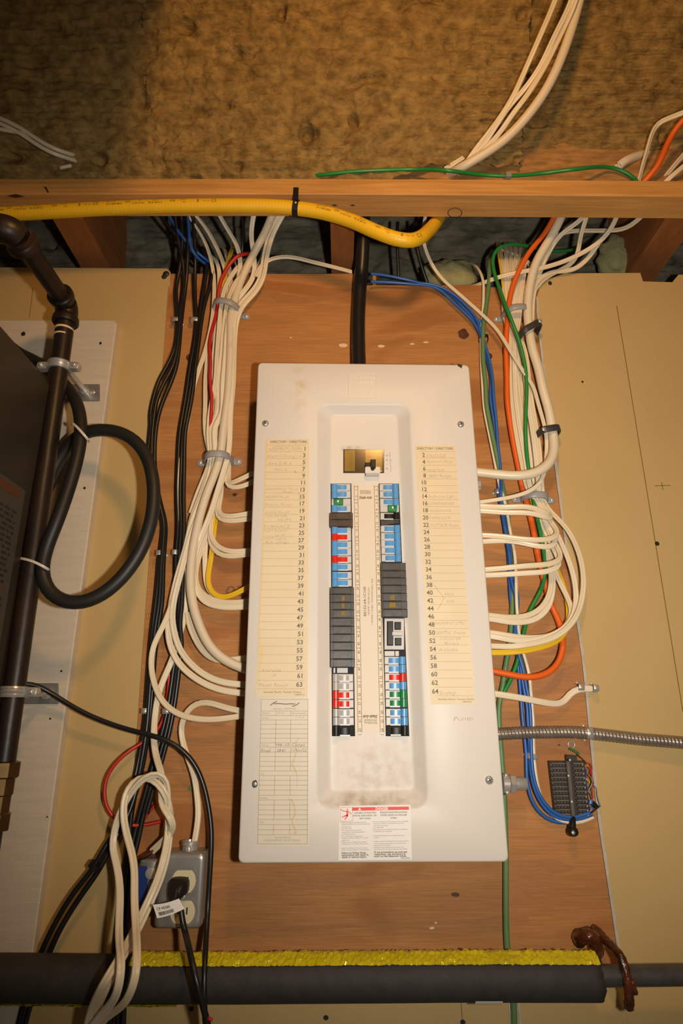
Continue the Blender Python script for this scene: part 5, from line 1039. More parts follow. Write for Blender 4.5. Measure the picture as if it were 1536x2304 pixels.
# ================================================================== ARMOURED CABLE
ps = pxpath([(1105, 1652, .026), (1124, 1651.5, .026), (1200, 1648, .024), (1300, 1648, .022), (1362, 1654, .022), (1440, 1663, .026), (1536, 1671, .03), (1620, 1680, .03)], .024, .0009, 6)
mb = MB(); fr = frames(ps); ls = []; s = 0
for i, (p, t, w, n) in enumerate(fr):
    if i: s += (ps[i] - ps[i - 1]).length
    l = []
    for j in range(16):
        a = 2 * math.pi * j / 16; ph = (s / .0058 + j / 16.0) % 1.0
        r = .0088 + .0013 * max(0.0, math.sin(math.pi * min(1, ph / .75)))
        l.append(p + w * (r * math.cos(a)) + n * (r * math.sin(a)))
    ls.append(l)
mb.loops(ls, cap0=True); obj('armoured_cable', mb, 'armor', None, 'spiral armoured cable leaving the panel to the right', 'cable', sharp=0)

# ================================================================== TERMINAL BLOCK
tb = thing('terminal_block', 'grey punch-down terminal block full of thin wires on the plywood', 'terminal block', P(1290, 1840, YW))
g = Z(1160, 1640, 6.982)
def gq(pts, Y): return [P(*g(p)[0], Y) for p in pts]
yb = YW - .012
obj('base_plate', MB().slab(gq([(525, 505), (1080, 505), (1180, 1395), (625, 1395)], yb), yb, YW - .0003, .001), 'block_dark', tb, smooth=False)
obj('base_plate', MB().slab(gq([(790, 405), (960, 420), (965, 520), (800, 520)], YW - .010), YW - .010, YW - .0003, .001), 'block_dark', tb, smooth=False)
yr = YW - .026
mb = MB(); mb.slab(gq([(790, 510), (850, 505), (940, 1375), (880, 1385)], yr), yr, yb, .0012); obj('centre_rail', mb, 'block', tb, smooth=False)
for i in range(12):
    v = 530 + i * 72.5; dx = (v - 505) * .112
    yy = YW - .020
    for (xa, xb) in ((560, 775), (895, 1060)):
        mb = MB(); mb.slab(gq([(xa + dx, v), (xb + dx, v), (xb + dx + 5, v + 30), (xa + dx + 5, v + 30)], yy), yy, yb + .0005, .0006)
        for k in range(4 if xa < 800 else 3):
            u = xa + 30 + k * 50 + dx
            mb.slab(gq([(u, v + 32), (u + 26, v + 32), (u + 28, v + 60), (u + 2, v + 60)], yy + .003), yy + .003, yb + .0005, .0006)
        obj('wire_comb', mb, 'block', tb, smooth=False)
    mb = MB(); q = gq([(1045 + dx, v + 30), (1045 + dx, v + 31)], yy - .002); mb.dome(q[0], .0011, .0012, 8); obj('terminal_pin', mb, 'chrome', tb)
    mb = MB(); mb.slab(gq([(530 + dx, v + 6), (575 + dx, v), (578 + dx, v + 34), (540 + dx, v + 48)], yb - .004), yb - .004, yb + .0005, .0006); obj('side_hook', mb, 'block', tb, smooth=False)
for k, (x, y) in enumerate(((828, 738), (880, 1145), (850, 490))):
    mb = MB(); mb.dome(gq([(x, y)], yr - .0002)[0], .0022, .0016, 8); obj('screw', mb, 'chrome', tb)
mb = MB(); hk = [(905, 1385, .016), (905, 1440, .024), (890, 1500, .030), (885, 1560, .028)]
sweep(mb, pxpath([g(p)[0] + (p[2],) for p in hk], .02), prof_round(.0045), rfun=lambda i, n: .75 + .75 * min(1, i / n)); obj('black_latch', mb, 't_black', tb)
mb = MB(); c = P(*g((895, 1625))[0], YW - .026); mb.lathe(c + Vector((0, .0, .008)), (.0, -.2, -1), [(.004, 0), (.0075, .003), (.0085, .008), (.007, .012), (.003, .014)], 14); obj('black_latch', mb, 't_black', tb)
mb = MB(); mb.dome(P(*g((900, 1632))[0], YW - .0345), .0030, .002, 10); obj('screw', mb, 'chrome', tb)
wires = [((1090, 560), (1150, 520), (1185, 560), (1190, 700), (1200, 900), (1210, 1100)), ((1080, 640), (1120, 610), (1110, 720), (1085, 800), (1120, 900), (1140, 980)), ((1100, 760), (1160, 730), (1180, 620), (1130, 600)), ((1095, 780), (1150, 830), (1160, 850)), ((1130, 990), (1180, 900), (1210, 800), (1200, 640)), ((1215, 880), (1270, 920), (1280, 1050), (1310, 1150), (1330, 1210)), ((1330, 1210), (1280, 1250), (1220, 1300), (1180, 1330)), ((1150, 1000), (1190, 1060), (1200, 1130)), ((1120, 700), (1180, 760), (1200, 860), (1190, 980))]
wm = ['red', 'blue', 'red', 'yellow_cable', 'grey_plastic', 'grey_plastic', 'brass', 'blue', 'dull_green']
for pts, m in zip(wires, wm):
    mb = MB(); sweep(mb, pxpath([g(p)[0] for p in pts], .016, .003), prof_round(.00085, 6)); obj('thin_wire', mb, m, tb)
mb = MB(); sweep(mb, pxpath([g(p)[0] for p in ((1180, 1120), (1170, 1180))], .018, .003), prof_round(.0035, 8)); obj('wire_end', mb, 'blue', tb)
mb = MB(); sweep(mb, pxpath([g(p)[0] for p in ((1185, 1225), (1190, 1270))], .018, .003), prof_round(.0032, 8)); obj('wire_end', mb, 'blue', tb)
mb = MB(); sweep(mb, pxpath([g(p)[0] for p in ((1200, 1160), (1250, 1190), (1270, 1230))], .014, .003), prof_round(.004, 8)); obj('wire_end', mb, 't_black', tb)
mb = MB(); pts = []
for k in range(40):
    a = k * .9; s = k / 39; x, y = 840 + 160 * s, 300 + 90 * s
    pts.append(g((x + 16 * math.cos(a), y + 26 * math.sin(a)))[0] + (.008 + .003 * math.sin(a),))
sweep(mb, pxpath(pts, .008, .002, 1), prof_round(.0009, 6)); obj('coiled_wire', mb, 'dull_green', tb)
mb = MB(); sweep(mb, pxpath([g(p)[0] for p in ((960, 400), (1010, 440), (1060, 480), (1110, 540))], .012, .003), prof_round(.0009, 6)); obj('thin_wire', mb, 'brass', tb)
mb = MB(); c = P(*g((873, 245))[0], YW - .004); ls = []
for k in range(20):
    a = 2 * math.pi * k / 20; ls.append(c + Vector((math.cos(a) * .0055, 0, math.sin(a) * .0055)))
fr = []; n = 8
for k, p in enumerate(ls):
    d = (p - c).normalized(); fr.append([p + d * (.0014 * math.cos(b)) + Vector((0, .0014 * math.sin(b), 0)) for b in [2 * math.pi * j / n for j in range(n)]])
mb.loops(fr + [fr[0]], cap1=False); obj('ring_lug', mb, 'chrome', tb)
mb = MB(); b = blob(1257, 1676, 2.2, 2.2, 3); mb.add(b, [tuple(range(len(b)))]); obj('small_hole', mb, 'ink', pb, smooth=False)
mb = MB(); mb.dome(P(429, 1773, YW), .004, .002, 10); obj('green_screw', mb, 'dull_green', pb)

# ================================================================== GAS TUBING
gpts = [(-420, 508, .956), (-90, 486, .956), (0, 482, .956), (90, 477.5, .956), (200, 471, .956), (300, 466.5, .956), (420, 463.5, .956), (540, 463, .956), (620, 465, .956), (668, 469, .956), (730, 479, .955), (790, 497, .954), (845, 521, .952), (890, 537, .952), (922, 541, .955), (944, 535, .968), (962, 521, .992), (978, 503, 1.022), (990, 484, 1.05), (1000, 464, 1.08)]
ps = smooth_path(catmull([P(x, y, Y) for x, y, Y in gpts], .0016), 8)
RG = .0132; mb = MB(); L_ = [0]
for i in range(1, len(ps)): L_.append(L_[-1] + (ps[i] - ps[i - 1]).length)
gf = frames(ps)
ls = []
for i, (p, t, w, n) in enumerate(gf):
    r = RG + .0001 * math.sin(L_[i] / .0062 * 2 * math.pi)
    ls.append([p + w * (r * math.cos(a)) + n * (r * math.sin(a)) for a in [2 * math.pi * j / 20 for j in range(20)]])
mb.loops(ls, cap0=True, cap1=True)
gas = obj('gas_tubing', mb, 'gas', None, 'yellow corrugated gas tubing strapped under the wooden beam', 'pipe', sharp=0)
def wrap_text(mb, body, px, ang, h, bold=0.0, narrow=.8):
    """lettering laid around the tube; px = picture column where it starts, ang = degrees up from facing the room"""
    vs, fs, w = text2d(body, bold, 0.0)
    k0 = min(range(len(ps)), key=lambda i: abs((ps[i].x / (ps[i].y * cT + (ps[i].z - CZ) * sT)) * F + W / 2 - px) + (0 if ps[i].y < .97 else 50))
    s0 = L_[k0]; sc = h / .7; out = []
    for x, y in vs:
        s = s0 + x * sc * narrow; i = k0
        while i < len(L_) - 2 and L_[i + 1] < s: i += 1
        f = max(0, min(1, (s - L_[i]) / max(1e-6, L_[i + 1] - L_[i]))); p = ps[i].lerp(ps[i + 1], f); t = gf[i][1]
        wv = Vector((0, 0, 1)); wv = (wv - t * wv.dot(t)).normalized(); nv = t.cross(wv) * -1
        if nv.y > 0: nv = -nv
        a = math.radians(ang) + y * sc / RG; out.append(p + (wv * math.sin(a) + nv * math.cos(a)) * (RG + .0006))
    mb.add(out, fs)
mb = MB()
for px0, w in ((-25, 1), (238, 1), (706, 1)):
    k = 1 if px0 < 700 else .93
    wrap_text(mb, 'MTD IT / 50P', px0 + 8 * k, 6, .0028); wrap_text(mb, 'CP 1.5 MAX BEND', px0 + 8 * k, -18, .0032, .012)
    wrap_text(mb, 'CSA', px0 + 48 * k, -6, .0050); wrap_text(mb, 'AC', px0 + 78 * k, 8, .0028); wrap_text(mb, 'COMPACTFLEX', px0 + 64 * k, -18, .003)
    wrap_text(mb, '3.90 22 ID', px0 + 108 * k, 6, .0028); wrap_text(mb, 'PSL SK 20P-C12', px0 + 100 * k, -18, .0034, .012); wrap_text(mb, 'GAS', px0 + 148 * k, -6, .005); wrap_text(mb, 'CERTIFIED', px0 + 168 * k, 8, .0024); wrap_text(mb, '25 lb', px0 + 176 * k, -18, .003)
    wrap_text(mb, 'B', px0 + 209 * k, -14, .006, .02); wrap_text(mb, '0.5 1.1 B', px0 + 222 * k, -10, .0028); wrap_text(mb, 'C', px0 + 240 * k, -14, .0072); wrap_text(mb, 'E', px0 + 247 * k, -14, .0072)
obj('printed_marking', mb, 'ink_brown', gas, smooth=False)
# black strap around the tubing
t = thing('tubing_strap', 'black strap holding the yellow gas tubing to the beam', 'strap', P(665, 480, .956))
k0 = min(range(len(ps)), key=lambda i: abs((ps[i].x / (ps[i].y * cT + (ps[i].z - CZ) * sT)) * F + W / 2 - 665))
p, tt, w, n = gf[k0]; mb = MB(); ring(mb, p, tt, RG + .0002, .0022, .0105, 24); obj('band', mb, 't_black', t, sharp=40)
mb = MB(); mb.box(p.x - .005, BF - .002, p.z + .006, p.x + .005, BF - .0002, BZ + .018); obj('tab', mb, 't_black', t, smooth=False)
mb = MB(); mb.dome(p + Vector((0, -RG - .0022, -.001)), .0026, .0012, 8); obj('screw', mb, 'zinc', t)

# ================================================================== BLACK IRON PIPE
pipe = thing('iron_pipe', 'black iron pipe rising beside the white board and turning toward the viewer', 'pipe', P(15, 1690, 1.0))
A = P(147, 725, 1.0); Bt = P(11.5, 1700, 1.0); X0 = A.x; top_z = P(146, 690, 1.0).z; RP = .0165
def tube(mb, pts, r, n=20, step=.01, caps=True): sweep(mb, catmull([Vector(p) for p in pts], step), prof_round(r, n), caps=caps)
mb = MB(); tube(mb, [(Bt.x, 1.0, Bt.z - .02), (X0, 1.0, top_z - .02)], RP); obj('vertical_run', mb, 'black_iron', pipe)
mb = MB(); tube(mb, [(X0, .985, top_z), (X0, .82, top_z - .004)], RP); obj('horizontal_run', mb, 'black_iron', pipe)
def elbow(c, d1, d2, leg, r):
    mb = MB(); c = Vector(c); d1, d2 = Vector(d1), Vector(d2); pts = [c + d1 * leg]
    k = .58
    for i in range(9):
        t = i / 8; pts.append((c + d1 * leg * k) * (1 - t) ** 2 + c * 2 * t * (1 - t) + (c + d2 * leg * k) * t * t)
    pts.append(c + d2 * leg); sweep(mb, smooth_path(catmull(pts, .004), 2), prof_round(r, 20), caps=True)
    for d in (d1, d2): mb.lathe(c + d * (leg - .010), d, [(r, -.004), (r * 1.14, 0), (r * 1.16, .004), (r * 1.16, .010), (r * 1.06, .0125), (RP, .0125)], 24)
    return mb
obj('elbow', elbow((X0, 1.0, top_z), (0, -1, 0), (0, 0, -1), .036, .0205), 'black_iron', pipe, label='elbow fitting with thick collars')
obj('elbow', elbow((X0 - .002, .795, top_z - .005), (0, 1, 0), (-1, 0, 0), .040, .0225), 'black_iron', pipe, label='elbow fitting nearest the viewer')
mb = MB(); tube(mb, [(X0 - .03, .795, top_z - .005), (X0 - .5, .795, top_z - .005)], RP); obj('horizontal_run', mb, 'black_iron', pipe)
mb = MB(); ring(mb, Vector((X0, 1.0, top_z - .052)), (0, 0, 1), RP, .0006, .004); ring(mb, Vector((X0, 1.0, top_z - .066)), (0, 0, 1), RP, .0005, .003); obj('thread_sealant', mb, 'pale', pipe)
def hanger(py, plate_px, label, lt):
    yv = P(150, py, 1.0).z; tfrac = (yv - Bt.z) / (top_z - Bt.z); xc = Bt.x + (X0 - Bt.x) * tfrac
    t = thing('pipe_hanger', label, 'pipe hanger', Vector((xc, 1.0, yv)))
    mb = MB()
    mb.lathe(Vector((xc, 1.0, yv - .008)), (0, 0, 1), [(RP, 0), (RP + .004, 0), (RP + .005, .003), (RP + .0035, .005), (RP + .0055, .008), (RP + .0035, .011), (RP + .005, .013), (RP + .004, .016), (RP, .016)], 28)
    obj('split_ring', mb, 'zinc', t, sharp=30)
    for s in (-1, 1):
        mb = MB(); cx = xc + s * (RP + .011); mb.slab(rrect([(cx - .011, 0, yv - .007), (cx + .011, 0, yv - .007), (cx + .011, 0, yv + .007), (cx - .011, 0, yv + .007)], .006), .992, 1.006, .001); obj('flange', mb, 'zinc', t)
        mb = MB(); mb.dome(Vector((cx + s * .003, .992, yv)), .0045, .004, 6); obj('screw', mb, 'chrome', t)
    mb = MB(); rx = xc + .012; mb.lathe(Vector((rx, 1.012, yv)), (0, 1, 0), [(.0055, 0), (.0055, YB - 1.014)], 14); mb.lathe(Vector((rx, YB - .014, yv)), (0, 1, 0), [(.009, 0), (.0095, .003), (.0095, .011)], 14); obj('rod', mb, 'zinc', t, sharp=30)
    x0, y0, x1, y1 = plate_px; yp = YB - .0035
    mb = MB(); mb.slab(rrect([P(x0, y1, yp), P(x1, y1, yp), P(x1, y0, yp), P(x0, y0, yp)], .002), yp, YB - .0002, .0006); obj('wall_plate', mb, 'steel', t, smooth=False)
    for xx in (x1 - 15, ): mb = MB(); mb.dome(P(xx, (y0 + y1) / 2, yp), .0045, .002, 12); obj('screw', mb, 'chrome', t)
hanger(826, (140, 864, 224, 901), 'upper split ring hanger carrying the black iron pipe off the white board', 0)
hanger(1557, (30, 1537, 131, 1584), 'lower split ring hanger carrying the black iron pipe, behind the black cord', 0)
t = thing('pipe_union', 'rusty pipe union at the foot of the black iron pipe', 'pipe fitting', P(8, 1800, 1.0))
c = Vector((Bt.x, 1.0, P(10, 1712, 1.0).z)); mb = MB(); mb.lathe(c, (0, 0, -1), [(.017, 0), (.0245, .002), (.0245, .022), (.021, .024)], 8); obj('union_nut', mb, 'brass', t, sharp=20)
mb = MB(); mb.lathe(c + Vector((0, 0, -.024)), (0, 0, -1), [(.020, 0), (.020, .022), (.018, .024), (.018, .046), (.021, .048), (.021, .07)], 8); obj('union_body', mb, 'brass', t, sharp=20)
mb = MB(); mb.lathe(c + Vector((-.004, 0, -.094)), (0, 0, -1), [(.0165, 0), (.0165, .40)], 16); obj('lower_pipe', mb, 'black_iron', t)

# ================================================================== RUBBER HOSE
hp = [(15, 772, 1.06), (42, 795, 1.06), (81, 812, 1.055), (107, 832, 1.05), (150, 870, 1.03), (176, 915, 1.01)] + [(x, y, Y) for (x, y), Y in zip(Z(0, 900, 2.743)((500, 190), (478, 350), (425, 540), (355, 740), (290, 900), (258, 1030), (275, 1140), (345, 1222), (460, 1258), (595, 1222), (740, 1110), (870, 925), (938, 720), (945, 500), (895, 330), (810, 232), (700, 186), (580, 186), (465, 232), (385, 330), (320, 450), (260, 600), (200, 760), (140, 930)), (1.0, .99, .985, .98, .985, .985, .985, .985, .985, .985, .985, .985, .985, .99, 1.0, 1.005, 1.01, 1.015, 1.03, 1.045, 1.055, 1.06, 1.06, 1.06))]
mb = MB(); sweep(mb, smooth_path(catmull([P(x, y, Y) for x, y, Y in hp], .01), 4), prof_round(.0112, 18)); obj('rubber_hose', mb, 'rubber', None, 'black rubber hose coiled in one big loop over the white board', 'hose')
def tie(pa, pb, Y, label, sag):
    mb = MB(); pts = [(pa[0], pa[1], Y + .02), (pa[0] + 3, pa[1] - 6, Y - .012), ((pa[0] + pb[0]) / 2, (pa[1] + pb[1]) / 2 + sag, Y - .020), (pb[0] - 3, pb[1] - 2, Y - .010), (pb[0], pb[1] + 5, Y + .02)]
    sweep(mb, smooth_path(catmull([P(*p) for p in pts], .004), 2), prof_flat(.0042, .0012, 10, 0)); obj('cable_tie', mb, 'clear_tie', None, label, 'cable tie')
tie((160, 958), (200, 990), 1.0, 'milky cable tie where the hose crosses itself at the top', -6)
tie((42, 1262), (110, 1282), .985, 'milky cable tie binding the hose to the black iron pipe', -8)

# ================================================================== DARK APPLIANCE
ap = thing('furnace', 'dark appliance casing with a faded warning label at the far left', 'appliance', (-.75, .8, .25))
xa = P(108, 880, .965).x; zt = P(108, 866, .985).z
def prof_box(): pass
mb = MB(); mb.loops([[(-1.1, .35, floor_z), (-1.1, .992, floor_z), (xa - .03, .992, floor_z), (xa - .012, .986, floor_z), (xa, .965, floor_z), (xa, .35, floor_z)], [(-1.1, .35, zt - .012), (-1.1, .992, zt - .012), (xa - .03, .992, zt - .012), (xa - .012, .986, zt - .012), (xa, .965, zt - .012), (xa, .35, zt - .012)],
                     [(-1.095, .355, zt), (-1.095, .988, zt), (xa - .03, .985, zt), (xa - .016, .98, zt), (xa - .006, .96, zt), (xa - .006, .355, zt)]], cap0=True)
obj('casing', mb, 'appliance', ap, sharp=30)
def side(y, z, d=.0008): return Vector((xa + d, y, z))
def side_px(px, py):           # pixel -> point on the casing side
    u = (px - W / 2) / F; v = (H / 2 - py) / F; t = xa / u; return (cT - v * sT) * t, (sT + v * cT) * t + CZ
# unseen duct added to shade the upper-left insulation: riser on the casing, overhead run
mb = MB(); mb.box(-1.05, .36, zt, -.72, .60, CZ + .945); mb.box(-1.05, .33, CZ + .945, -.17, .57, CZ + 1.26)
for xd in (-.80, -.50, -.20): mb.box(xd - .012, .322, CZ + .941, xd + .012, .578, CZ + 1.268)
obj('supply_duct', mb, 'steel', ap, sharp=20)
mb = MB(); ya, za = side_px(57, 1105); yb_, zb_ = side_px(20, 1430)
mb.add([side(.60, .80), side(.945, .80), side(.945, za), side(.60, za)], [(0, 1, 2, 3)]); wl = obj('warning_label', mb, 'old_label', ap, smooth=False)
mb = MB(); mo = MB(); zz_ = za - .012
for i in range(46):
    z = za - .045 - i * .0085
    if i in (14, 15, 30): continue
    y = .64
    while y < .925:
        w = .006 + .016 * random.random()
        mb.add([side(y, z, .0012), side(min(.93, y + w), z, .0012), side(min(.93, y + w), z + .0042, .0012), side(y, z + .0042, .0012)], [(0, 1, 2, 3)]); y += w + .005
for z, h, y0 in ((za - .020, .014, .80), (za - .165, .004, .62), (za - .30, .006, .62)): mo.add([side(y0, z, .0012), side(.93, z, .0012), side(.93, z + h, .0012), side(y0, z + h, .0012)], [(0, 1, 2, 3)])
o_ = obj('printed_lines', mb, 'ink', wl, smooth=False); o_['kind'] = 'stuff'
obj('orange_bar', mo, 'orange_ink', wl, smooth=False)

# ================================================================== INSULATED PIPE AT THE BOTTOM
foam = thing('insulated_pipe', 'dark foam insulated pipe running across below the panel', 'pipe', P(700, 2240, 1.05))
YF = 1.05; rF = .0292
def fc_(px, py): return P(px, py, YF)
z0 = P(700, 2200, YF).z; xl, xr = -1.15, P(1343, 2198, YF).x
mb = MB(); ls = []; N_ = 120
for i in range(N_ + 1):
    x = xl + (xr - xl) * i / N_; l = []
    for j in range(28):
        a = 2 * math.pi * j / 28; r = rF + .0004 * noise.noise(Vector((x * 9, math.cos(a), math.sin(a)))); xx = x
        if i == N_: xx += .006 * noise.noise(Vector((math.cos(a) * 3, math.sin(a) * 3, 7)))
        l.append(Vector((xx, YF - r * math.cos(a), z0 + .001 * math.sin(x * 7) + r * math.sin(a))))
    ls.append(l)
mb.loops(ls, cap0=True); obj('foam_sleeve', mb, 'foam', foam, sharp=0)
mb = MB(); mb.lathe(Vector((xr - .05, YF, z0 + .0015)), (1, 0, .012), [(.0134, 0), (.0134, .9)], 20); obj('bare_pipe', mb, 'filler', foam, label='bare grey pipe past the foam end')
def tape_strip(a0, a1, x0, x1, seed, crum):
    mb = MB(); nx, na = 520, 9; g_ = []
    for i in range(nx + 1):
        x = x0 + (x1 - x0) * i / nx
        for j in range(na + 1):
            f = j / na; a = math.radians(a0 + (a1 - a0) * f + 2.0 * noise.noise(Vector((x * 30, 2, seed))) * (f if f > .5 else 1 - f))
            r = rF + .0016 + crum * (.9 * noise.noise(Vector((x * 260, f * 6, seed))) + abs(noise.noise(Vector((x * 75, f * 2.5, seed)))) * 1.4 + .9 * math.exp(-((f - .55) / .10) ** 2) * (.6 + .8 * abs(noise.noise(Vector((x * 90, 0, seed + 4))))))
            mb.v.append(Vector((x, YF - r * math.cos(a), z0 + .001 * math.sin(x * 7) + r * math.sin(a))))
    for i in range(nx):
        for j in range(na):
            q = i * (na + 1) + j; mb.f.append((q, q + na + 1, q + na + 2, q + 1))
    return mb
obj('yellow_tape', tape_strip(45, 112, P(300, 2165, YF).x, P(1338, 2165, YF).x, 3, .0024), 'tape', foam, label='glossy crumpled yellow tape along the top seam', smooth=False)
obj('yellow_tape', tape_strip(-96, -62, xl, P(400, 2245, YF).x, 8, .0012), 'tape', foam, sharp=25)
mb = MB(); n_ = 8; 
for i in range(n_ + 1):
    a = math.radians(-62 + 22 * i / n_)
    for px in (1062, 1122): mb.v.append(Vector((P(px, 2238, YF).x, YF - (rF + .0012) * math.cos(a), z0 + (rF + .0012) * math.sin(a))))
for i in range(n_): mb.f.append((2 * i, 2 * i + 1, 2 * i + 3, 2 * i + 2))
obj('torn_sticker', mb, 'label_white', foam)
# rusty hanger beside the foam end
t = thing('rusty_hanger', 'rusty sealant coated hanger around the bare pipe at lower right', 'pipe hanger', P(1390, 2210, 1.04))
xh = P(1392, 2190, YF).x
def lump(mb, pts, r, seed, k=.35):
    ps_ = smooth_path(catmull([Vector(p) for p in pts], .003), 2); fr_2 = frames(ps_); ls = []
    for p, tt, w, n in fr_2:
        ls.append([p + (w * math.cos(a) + n * math.sin(a)) * r * (1 + k * noise.noise(p * 160 + Vector((math.cos(a) * 1.5, math.sin(a) * 1.5, seed)))) for a in [2 * math.pi * j / 12 for j in range(12)]])
    mb.loops(ls, cap0=True, cap1=True)
mb = MB(); lump(mb, [(xh - .010, 1.10, z0 + .046), (xh - .006, 1.07, z0 + .040), (xh, 1.035, z0 + .030), (xh + .003, 1.028, z0 + .010), (xh + .003, 1.028, z0 - .010), (xh + .001, 1.032, z0 - .030)], .0062, 2); obj('hook', mb, 'rust', t, sharp=0)
mb = MB(); lump(mb, [(xh - .034, 1.105, z0 + .030), (xh - .036, 1.085, z0 + .040), (xh - .026, 1.075, z0 + .044), (xh - .016, 1.08, z0 + .034), (xh - .014, 1.095, z0 + .016)], .010, 5); obj('sealant_lump', mb, 'rust', t, sharp=0)
mb = MB(); lump(mb, [(xh + .009, 1.030, z0 + .004), (xh + .011, 1.030, z0 - .012)], .005, 9); obj('sealant_lump', mb, 'rust', t, sharp=0)

# ================================================================== OUTLET BOX
ob = thing('outlet_box', 'grey metal outlet box with a round duplex receptacle, low on the plywood', 'outlet box', P(405, 2112, YW))
YO = YW - .052
q = [P(346, 2092, YO), P(452, 2092, YO), P(462, 1918, YO), P(358, 1918, YO)]
x0 = (q[0].x + q[3].x) / 2 - .001; x1 = (q[1].x + q[2].x) / 2; zb0, zt0 = q[0].z, q[2].z
mb = MB(); oq = [Vector((x0, 0, zb0)), Vector((x1, 0, zb0)), Vector((x1, 0, zt0)), Vector((x0, 0, zt0))]
def rl(d, r, Y):
    c4 = [oq[0] + Vector((d, 0, d)), oq[1] + Vector((-d, 0, d)), oq[2] + Vector((-d, 0, -d)), oq[3] + Vector((d, 0, -d))]; return [Vector((p.x, Y, p.z)) for p in rrect(c4, r, 6)]
mb.loops([rl(.002, .008, YW - .0003), rl(.002, .008, YO + .016)], cap0=True); obj('box_body', mb, 'steel', ob, sharp=50)
mb = MB(); mb.loops([rl(0, .009, YO + .016), rl(0, .009, YO + .006), rl(.0015, .0085, YO + .0022), rl(.0045, .007, YO + .0004), rl(.008, .006, YO)], cap0=True); obj('cover_plate', mb, 'steel', ob, sharp=60)
def recept(cx, cy, nm):
    c = P(cx, cy, YO); mb = MB(); pts = []
    for k in range(40):
        a = 2 * math.pi * k / 40; x = .0185 * math.cos(a); z = .0185 * math.sin(a); z = max(-.0150, min(.0150, z)); pts.append(c + Vector((x, 0, z)))
    rimpts = [c + (p - c) * 1.22 for p in pts]
    mr_ = MB(); mr_.slab(rimpts, YO - .0004, YO, 0); rim = obj('receptacle_rim', mr_, 'steel', ob, smooth=False)
    mb.slab(pts, YO - .0025, YO, .0008); r_ = obj('receptacle_face', mb, 'ivory', ob, sharp=30, label='ivory receptacle face')
    mb = MB()
    for dx, h in ((-.0065, .0035), (.0065, .0045)): mb.box(c.x + dx - .0011, YO - .0029, c.z + .002 - h, c.x + dx + .0011, YO - .0024, c.z + .002 + h)
    mb.lathe(c + Vector((0, -.0024, -.0085)), (0, -1, 0), [(.0026, 0), (.0026, .0004)], 10); obj('slot', mb, 'ink', r_, smooth=False)
    return c
cu = recept(413, 1983, 'u'); cl_ = recept(411, 2052, 'l')
mb = MB(); mb.dome((cu + cl_) / 2, .0035, .0016, 10); obj('screw', mb, 'chrome', ob)
c = P(427, 1917, YO + .024); mb = MB(); mb.lathe(c + Vector((0, 0, -.006)), (0, 0, 1), [(.0125, 0), (.0125, .016), (.0135, .017), (.0135, .022), (.010, .0222), (.009, .016)], 20); obj('cable_clamp', mb, 'zinc', ob, sharp=30)
mb = MB(); mb.dome(c + Vector((0, -.0128, .006)), .0052, .003, 10); obj('screw', mb, 'chrome', ob)
# plug and cord
pg = thing('power_cord', 'black power cord plugged into the outlet with a white barcode tag', 'power cord', P(405, 2000, YO))
yp = YO - .0028; mb = MB(); c = P(404, 1992, yp)
ls = []
for d, w, h, dz in ((0, .0150, .0120, 0), (.012, .0145, .0115, -.001), (.020, .0115, .0095, -.004), (.026, .0075, .0075, -.009)):
    ls.append([Vector((c.x + px * w, yp - d, c.z + dz + pz * h)) for px, pz in [(math.copysign(abs(math.cos(a)) ** .6, math.cos(a)), math.copysign(abs(math.sin(a)) ** .6, math.sin(a))) for a in [2 * math.pi * k / 20 for k in range(20)]]])
mb.loops(ls, cap0=True); obj('plug', mb, 't_black', pg, sharp=40)
cp = Vector((c.x, yp - .022, c.z - .006))
pts = [cp + Vector((0, .004, .002)), cp + Vector((.001, -.012, -.010)), P(404, 2030, yp - .040), P(410, 2075, yp - .045)] + [P(0 + x / 2.743, 1744 + y / 2.743, Y) for x, y, Y in ((1140, 960, YO - .048), (1168, 1080, .985), (1205, 1240, .965), (1240, 1380, .965), (1272, 1500, .97), (1300, 1620, .97))]
mb = MB(); sweep(mb, smooth_path(catmull(pts, .006), 3), prof_round(.0043, 12)); obj('cord', mb, 'black_cable', pg)
mb = MB(); mb.lathe(cp + Vector((.0005, -.001, -.002)), (.05, -.62, -.75), [(.0072, -.006), (.0068, .004), (.0058, .016), (.0046, .022)], 14); obj('strain_relief', mb, 't_black', pg)
YTg = yp - .050; zt_ = Z(300, 1860, 6.982)
tq = [P(*zt_(p)[0], YTg + dy) for p, dy in (((372, 1440), -.004), ((800, 1290), .002), ((715, 1130), .002), ((305, 1225), -.004))]
mb = MB(); n_ = 6; vs = []
for i in range(n_ + 1):
    f = i / n_; b = tq[0].lerp(tq[1], f); a_ = tq[3].lerp(tq[2], f); bend = Vector((0, 0, -.0016 * math.sin(math.pi * f))); vs += [b + bend, a_ + bend, b + bend + Vector((0, .0006, 0)), a_ + bend + Vector((0, .0006, 0))]
fs = []
for i in range(n_):
    k = 4 * i; fs += [(k, k + 4, k + 5, k + 1), (k + 2, k + 3, k + 7, k + 6), (k + 1, k + 5, k + 7, k + 3), (k, k + 2, k + 6, k + 4)]
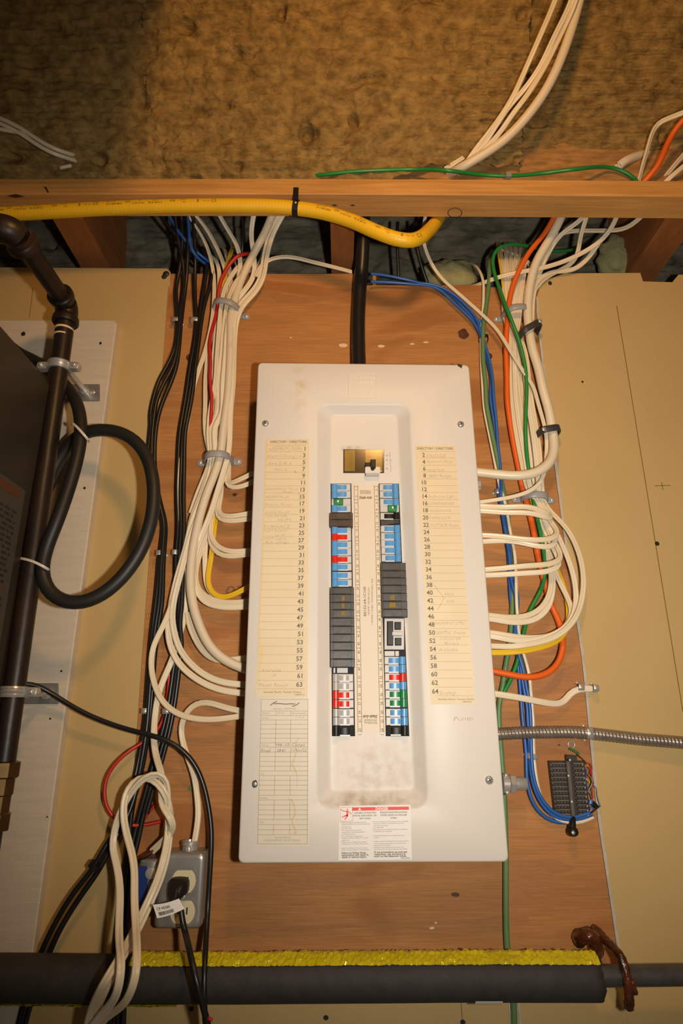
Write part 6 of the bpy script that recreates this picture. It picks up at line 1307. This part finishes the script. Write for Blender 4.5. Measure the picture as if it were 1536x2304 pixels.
mb.add(vs, fs); tagp = obj('paper_tag', mb, 'label_white', pg, smooth=False, label='white paper tag reading CP-90580')
def tagpt(u, v, d=.0008):
    b = tq[0].lerp(tq[1], u); a_ = tq[3].lerp(tq[2], u); return b.lerp(a_, v) + Vector((0, -d, -.0016 * math.sin(math.pi * u)))
mb = MB(); vs, fs, w = text2d('CP-90580', 0.008, 0); mb.add([tagpt(.10 + .50 * x / w, .56 + .22 * y / .7) for x, y in vs], fs); 
random.seed(5); u = .12
while u < .66:
    w = random.choice((.006, .010, .016)); mb.add([tagpt(u, .15), tagpt(u + w, .15), tagpt(u + w, .42), tagpt(u, .42)], [(0, 1, 2, 3)]); u += w + random.choice((.006, .009))
obj('printing', mb, 'ink', tagp, smooth=False)
# second box behind with a blue device
b2 = thing('junction_box', 'metal junction box with a blue device half hidden behind the cream loops', 'junction box', P(330, 2060, YW))
Y2 = YW - .040
mb = MB(); mb.slab(rrect([P(312, 2045, Y2), P(352, 2045, Y2), P(356, 1934, Y2), P(314, 1934, Y2)], .005), Y2, YW - .0003, .003); obj('box_body', mb, 'steel', b2, sharp=40)
mb = MB(); mb.slab(quadpx(306, 1950, 330, 2052, Y2 - .004), Y2 - .004, Y2 + .012, .001); obj('blue_device', mb, 'blue_box', b2, smooth=False)
mb = MB(); mb.lathe(P(340, 1964, Y2 - .0005), (0, -1, 0), [(.008, 0), (.008, .004), (.005, .005)], 14); obj('clamp_screw', mb, 'chrome', b2)
# tie on the two leaning black cables, red scrap near the cord
mb = MB(); c = P(217, 1946, YD - .035); mb.lathe(c - Vector((.004, 0, .005)), (.55, 0, .8), [(.009, 0), (.0105, 0), (.0105, .008), (.009, .008)], 16); obj('cable_tie', mb, 't_black', None, 'black cable tie joining two leaning black cables', 'cable tie')
mb = MB(); sweep(mb, [P(466, 2290, .97), P(472, 2293, .965), P(478, 2294, .965)], prof_round(.0022, 8)); obj('wire_scrap', mb, 'red', None, 'tiny red wire scrap by the foot of the black cord', 'wire')
